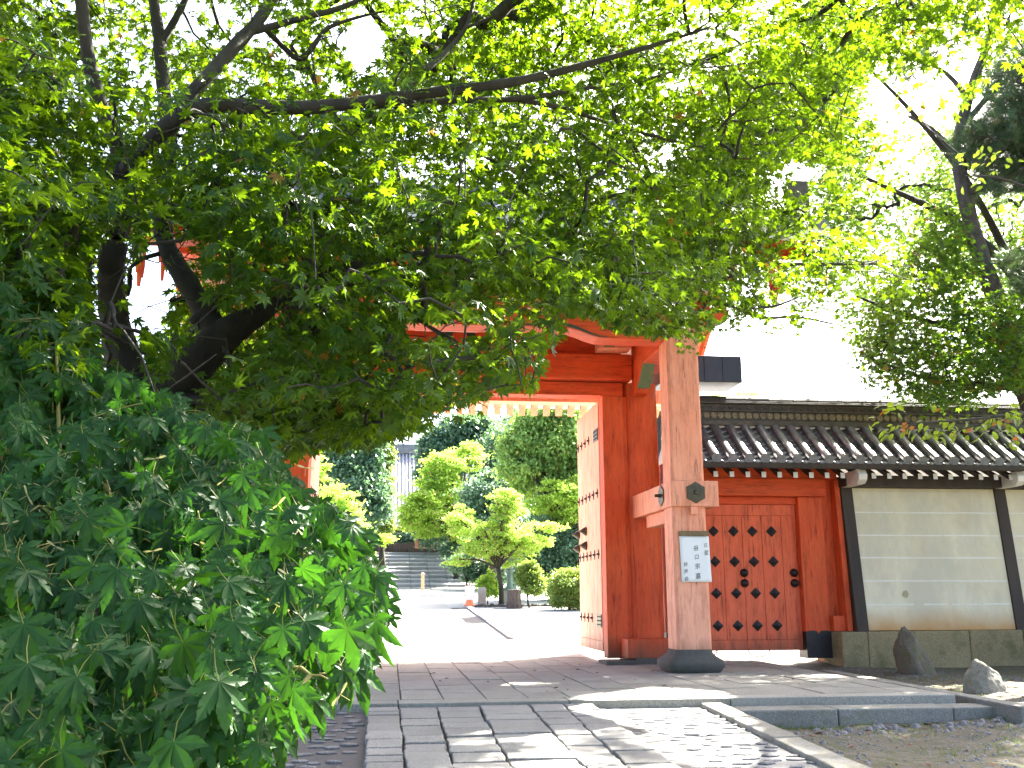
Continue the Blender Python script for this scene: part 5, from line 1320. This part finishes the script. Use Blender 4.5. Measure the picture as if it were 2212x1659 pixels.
garden_tree('maple_tree', 'light green maple glowing in front of the cypress, next to the door leaf', 'maple tree', 1262, 35.5,
    [(1215, 1065, 34, 26, 0), (1245, 1090, 34, 34, 0), (1190, 1050, 24, 14, 0), (1225, 1120, 34, 26, 0.5), (1170, 1090, 30, 24, 0.5), (1270, 1060, 40, 50, 0.5)], 0.10, 6500, 'yellow_leaf', 0.2, flat=0.6, warm=0.0)
garden_tree('evergreen_bush', 'dark shady evergreen thicket behind the round clipped bush', 'bush', 1200, 36.2,
    [(1180, 1170, 44, 50, 0), (1230, 1180, 50, 60, 0), (1160, 1220, 34, 44, 0), (1210, 1240, 50, 50, 0), (1280, 1190, 50, 70, 0), (1130, 1230, 30, 44, 0.5)], 0.13, 9500, 'evergreen', 0.2, warm=0.0)
garden_tree('evergreen_bush', 'tall dark evergreen thicket filling the ground behind the camellia', 'bush', 1110, 46.0,
    [(1090, 1190, 50, 40, 0), (1140, 1140, 50, 60, 0), (1190, 1110, 60, 60, 0), (1240, 1140, 60, 80, 0), (1150, 1210, 50, 40, 0), (1040, 1170, 40, 40, 0), (1080, 1230, 50, 30, 0)], 0.15, 9000, 'evergreen', 0.2, warm=0.0)
garden_tree('evergreen_tree', 'dark spreading evergreen between the yellow maple and the cypress', 'tree', 1075, 54.0,
    [(1060, 1010, 50, 50, 0), (1100, 960, 50, 50, 0), (1020, 1090, 50, 60, 0), (1120, 1060, 50, 60, 0), (950, 1130, 60, 50, 2), (1040, 1140, 50, 40, 0)], 0.2, 9000, 'evergreen', 0.4, warm=0.0)
garden_tree('clipped_bush', 'round clipped green bush at the foot of the right door leaf', 'bush', 1232, 30.0,
    [(1228, 1268, 38, 36, 0), (1255, 1270, 36, 40, 0), (1215, 1285, 26, 24, -0.2)], 0.06, 8500, 'bush', 0.1, warm=0.0, surf=0.8)
garden_tree('bush', 'upright bush with glossy leaves right of the tree stump', 'bush', 1146, 31.5,
    [(1143, 1245, 22, 26, 0), (1150, 1265, 24, 22, 0), (1140, 1222, 14, 12, 0)], 0.075, 3600, 'bush', 0.06, tip_up=0.6, warm=0.0)
garden_tree('bush', 'loose feathery bush with pale shoots behind the white notice board', 'bush', 1055, 33.6,
    [(1055, 1268, 22, 20, 0), (1045, 1258, 14, 18, 0), (1068, 1276, 14, 14, 0), (1058, 1245, 8, 10, 0)], 0.07, 2600, 'yellow_leaf', 0.05, tip_up=0.9, warm=0.0)
garden_tree('bush', 'dark hedge bush growing along the right edge of the stairs', 'bush', 1010, 47.0,
    [(1000, 1215, 36, 22, 0), (1030, 1235, 30, 26, 0), (975, 1190, 26, 20, 3), (1060, 1240, 30, 26, 0)], 0.12, 4500, 'evergreen', 0.1)
garden_tree('bush', 'grey-green bushes lining the terrace above the stairs', 'bush', 880, 60.0,
    [(870, 1165, 30, 14, 0), (910, 1160, 26, 14, 0), (840, 1160, 22, 16, 0), (950, 1165, 26, 14, 0), (800, 1160, 30, 20, 0), (760, 1160, 40, 24, 0)], 0.16, 4500, 'evergreen', 0.1)
garden_tree('evergreen_tree', 'tall evergreen added out of sight behind the side wall to shade the garden court', 'tree', 841+8.8/32*2150, 32.0,
    [(1432, 760, 70, 60, 0), (1420, 700, 50, 50, 0), (1445, 830, 60, 50, 0)], 0.12, 6000, 'evergreen', 0.25)  # hidden tree, added only to cast shade on the court
garden_tree('maple_tree', 'pale green treetop just showing above the tiled wall ridge beside the dark beam end', 'maple tree', 1600, 30.0,
    [(1585, 872, 60, 22, 0), (1640, 885, 60, 24, 0), (1540, 890, 50, 20, 0)], 0.10, 4000, 'yellow_leaf', 0.2, flat=0.7, warm=0.0)
# the wood behind, out to both sides of what the gate frames
mb_v = []
for i, (px, Y, h, wd_) in enumerate([(560, 60, 190, 90), (620, 66, 230, 90), (1120, 70, 260, 90), (1200, 66, 300, 90), (1300, 60, 300, 100), (1400, 58, 280, 100), (480, 58, 150, 90), (690, 72, 260, 80)]):
    garden_tree('forest_tree', 'tall evergreen of the hillside wood behind the gate', 'tree', px, Y, [(px, 1200-h, wd_*0.6, h*0.28, 0), (px-wd_*0.3, 1210-h*0.62, wd_*0.6, h*0.3, 0), (px+wd_*0.3, 1210-h*0.55, wd_*0.6, h*0.3, 1)], 0.32, 2600, 'evergreen', 0.5, warm=0.0, group='evergreens of the wood behind the garden')

# distant hall roof
hall = thing('temple_hall', 'distant temple hall with a big ribbed grey tile roof above the garden trees', 'temple hall', (1.6, 82, gzf(1.6, 82)))
mb = MB(); mb.add([(-7, 74, 6.2), (10, 74, 6.2), (7.5, 82, 12.6), (-4.5, 82, 12.6), (10, 90, 6.2), (-7, 90, 6.2)], [(0, 1, 2, 3), (1, 4, 2), (4, 5, 3, 2), (5, 0, 3)])
rf = mb.build('roof', 'hall_tile', hall)
mb = MB()
for i in range(60):
    x = -6.8+i*0.283; f = 1.0
    topx = max(-4.5, min(7.5, x)); 
    if x < -4.5: f = (x+7)/2.5
    if x > 7.5: f = (10-x)/2.5
    mb.tube([(x, 74-0.05, 6.27), (x, 74+8*f, 6.27+6.4*f)], 0.10, 6)
mb.build('roof_tiles', 'hall_tile', rf)
mb = MB(); mb.box(-4.7, 7.7, 81.6, 82.4, 12.5, 13.3); mb.build('ridge', 'tile', rf, 0.05)
mb = MB(); mb.box(-5, 8, 77.5, 88, 3.0, 6.3); mb.build('wall', 'board', hall)
mb = MB(); mb.box(-1.2, 4.2, 77.42, 77.49, 4.0, 6.0); mb.build('door', 'dark_wood', hall)

# dark fence along the terrace
fence = thing('terrace_fence', 'low dark board fence running along the terrace above the stairs', 'fence', (1.2, 58.5, gzf(1.2, 58.5)))
mb = MB(); mb.box(-4.2, 6.2, 58.48, 58.54, 3.62, 4.02); mb.build('board_panel', 'dark_wood', fence)
for i in range(9):
    mb = MB(); x = -4.2+i*1.3; mb.box(x, x+0.1, 58.42, 58.475, 3.5, 4.1); mb.build('post', 'dark_wood', fence)
box = MB(); box.box(1.36, 2.02, 56.6, 57.1, 3.66, 4.02); box.box(1.34, 2.04, 56.58, 57.12, 4.022, 4.07)
tag(box.build('offering_box', 'box_orange', None, 0.01), 'small terracotta coloured box at the head of the stairs', 'box')
# stone lantern post at the head of the stairs and bronze lantern by the maple
def lantern(name, label, x, y, h, mat, basemat):
    z = gzf(x, y); t = thing(name, label, 'lantern', (x, y, z)); k = h
    mb = MB(); mb.box(x-0.30*k, x+0.30*k, y-0.30*k, y+0.30*k, z-0.1, z+0.34*k); mb.box(x-0.24*k, x+0.24*k, y-0.24*k, y+0.24*k, z+0.341*k, z+0.42*k); mb.build('pedestal', basemat, t, 0.015)
    mb = MB(); mb.lathe(x, y, [(z+0.42*k, 0.26*k), (z+0.50*k, 0.24*k), (z+0.56*k, 0.12*k), (z+0.7*k, 0.10*k), (z+1.0*k, 0.10*k), (z+1.06*k, 0.18*k), (z+1.12*k, 0.2*k)], 16); mb.build('shaft', mat, t, smooth=True)
    mb = MB(); mb.lathe(x, y, [(z+1.121*k, 0.15*k), (z+1.4*k, 0.16*k)], 6); mb.build('light_chamber', mat, t)
    mb = MB(); mb.lathe(x, y, [(z+1.401*k, 0.36*k), (z+1.46*k, 0.34*k), (z+1.6*k, 0.12*k), (z+1.66*k, 0.05*k), (z+1.74*k, 0.07*k), (z+1.82*k, 0.01*k)], 12); mb.build('roof', mat, t)
lantern('bronze_lantern', 'greenish bronze lantern on a pale stone pedestal beside the small bright maple', 4.05, 34.3, 1.0, 'bronze_green', 'garden_stone')
lantern('stone_lantern', 'weathered stone lantern at the top right corner of the stairs', 3.25, 54.5, 0.8, 'stair_stone', 'stair_stone')
# posts of the low barrier in front of the stairs
for i, x in enumerate((-0.56, 1.47)):
    z = gzf(x, 46); t = thing('barrier_post', ('left' if i == 0 else 'right')+' of two pale wooden posts standing before the stone stairs', 'post', (x, 46, z), 'barrier posts before the stairs')
    mb = MB(); mb.ring_stack([[(x+a*0.075, 46+b*0.075, zz) for a, b in ((-1, -1), (1, -1), (1, 1), (-1, 1))] for zz in (z-0.1, z+0.72)]); p = mb.build('shaft', 'pale_wood', t, 0.01)
    mb = MB(); mb.ring_stack([[(x+a*0.09*k, 46+b*0.09*k, zz) for a, b in ((-1, -1), (1, -1), (1, 1), (-1, 1))] for zz, k in ((z+0.721, 1), (z+0.76, 1), (z+0.80, 0.4))]); mb.build('cap', 'pale_wood', t, 0.005)
# tree stump and stone post
x, y = 3.79, 31.0; z = gzf(x, y)
mb = MB(); rings = []
for zz, k in ((-0.1, 1.2), (0.06, 1.1), (0.25, 1.0), (0.45, 0.98), (0.56, 1.0)):
    rings.append([(x+0.20*k*(1+0.13*math.sin(5*a+1)+0.06*math.sin(11*a))*math.cos(a), y+0.20*k*(1+0.13*math.sin(5*a+1)+0.06*math.sin(11*a))*math.sin(a), z+zz) for a in np.linspace(0, 2*math.pi, 28, endpoint=False)])
mb.ring_stack(rings)
st = thing('tree_stump', 'thick grey tree stump between the two bushes in the garden bed', 'stump', (x, y, z)); mb.build('bark', 'bark_pine', st)
mb = MB(); mb.lathe(x, y, [(z+0.562, 0.19), (z+0.575, 0.17)], 20); mb.build('cut_face', 'pale_wood', st)
x, y = 2.93, 32.4; z = gzf(x, y)
mb = MB(); mb.ring_stack([[(x+a*0.125*k, y+b*0.11*k, zz) for a, b in ((-1, -1), (1, -1), (1, 1), (-1, 1))] for zz, k in ((z-0.1, 1.05), (z+0.5, 1.0), (z+0.58, 0.92), (z+0.60, 0.75))])
tag(mb.build('stone_post', 'garden_stone', None, 0.015), 'short square stone post beside the white notice board', 'post')
# white notice board standing on an orange cone
x, y = 2.50, 32.0; z = gzf(x, y)
t = thing('cone_notice', 'white notice board slipped over an orange traffic cone by the path', 'notice', (x, y, z))
mb = MB(); mb.box(x-0.19, x+0.19, y-0.19, y+0.19, z+0.035, z+0.07); mb.lathe(x, y, [(z+0.07, 0.15), (z+0.40, 0.085), (z+0.72, 0.03), (z+0.74, 0.02)], 20); mb.build('cone', 'orange', t, 0.004)
mb = MB(); mb.prism([(y-0.20, z+0.22), (y-0.185, z+0.22), (y-0.065, z+0.66), (y-0.08, z+0.66)], 'x', x-0.15, x+0.15); mb.prism([(y+0.20, z+0.22), (y+0.185, z+0.22), (y+0.065, z+0.66), (y+0.08, z+0.66)], 'x', x-0.15, x+0.15)
mb.box(x-0.15, x+0.15, y-0.066, y+0.066, z+0.645, z+0.662); mb.build('board', 'white_paint', t)
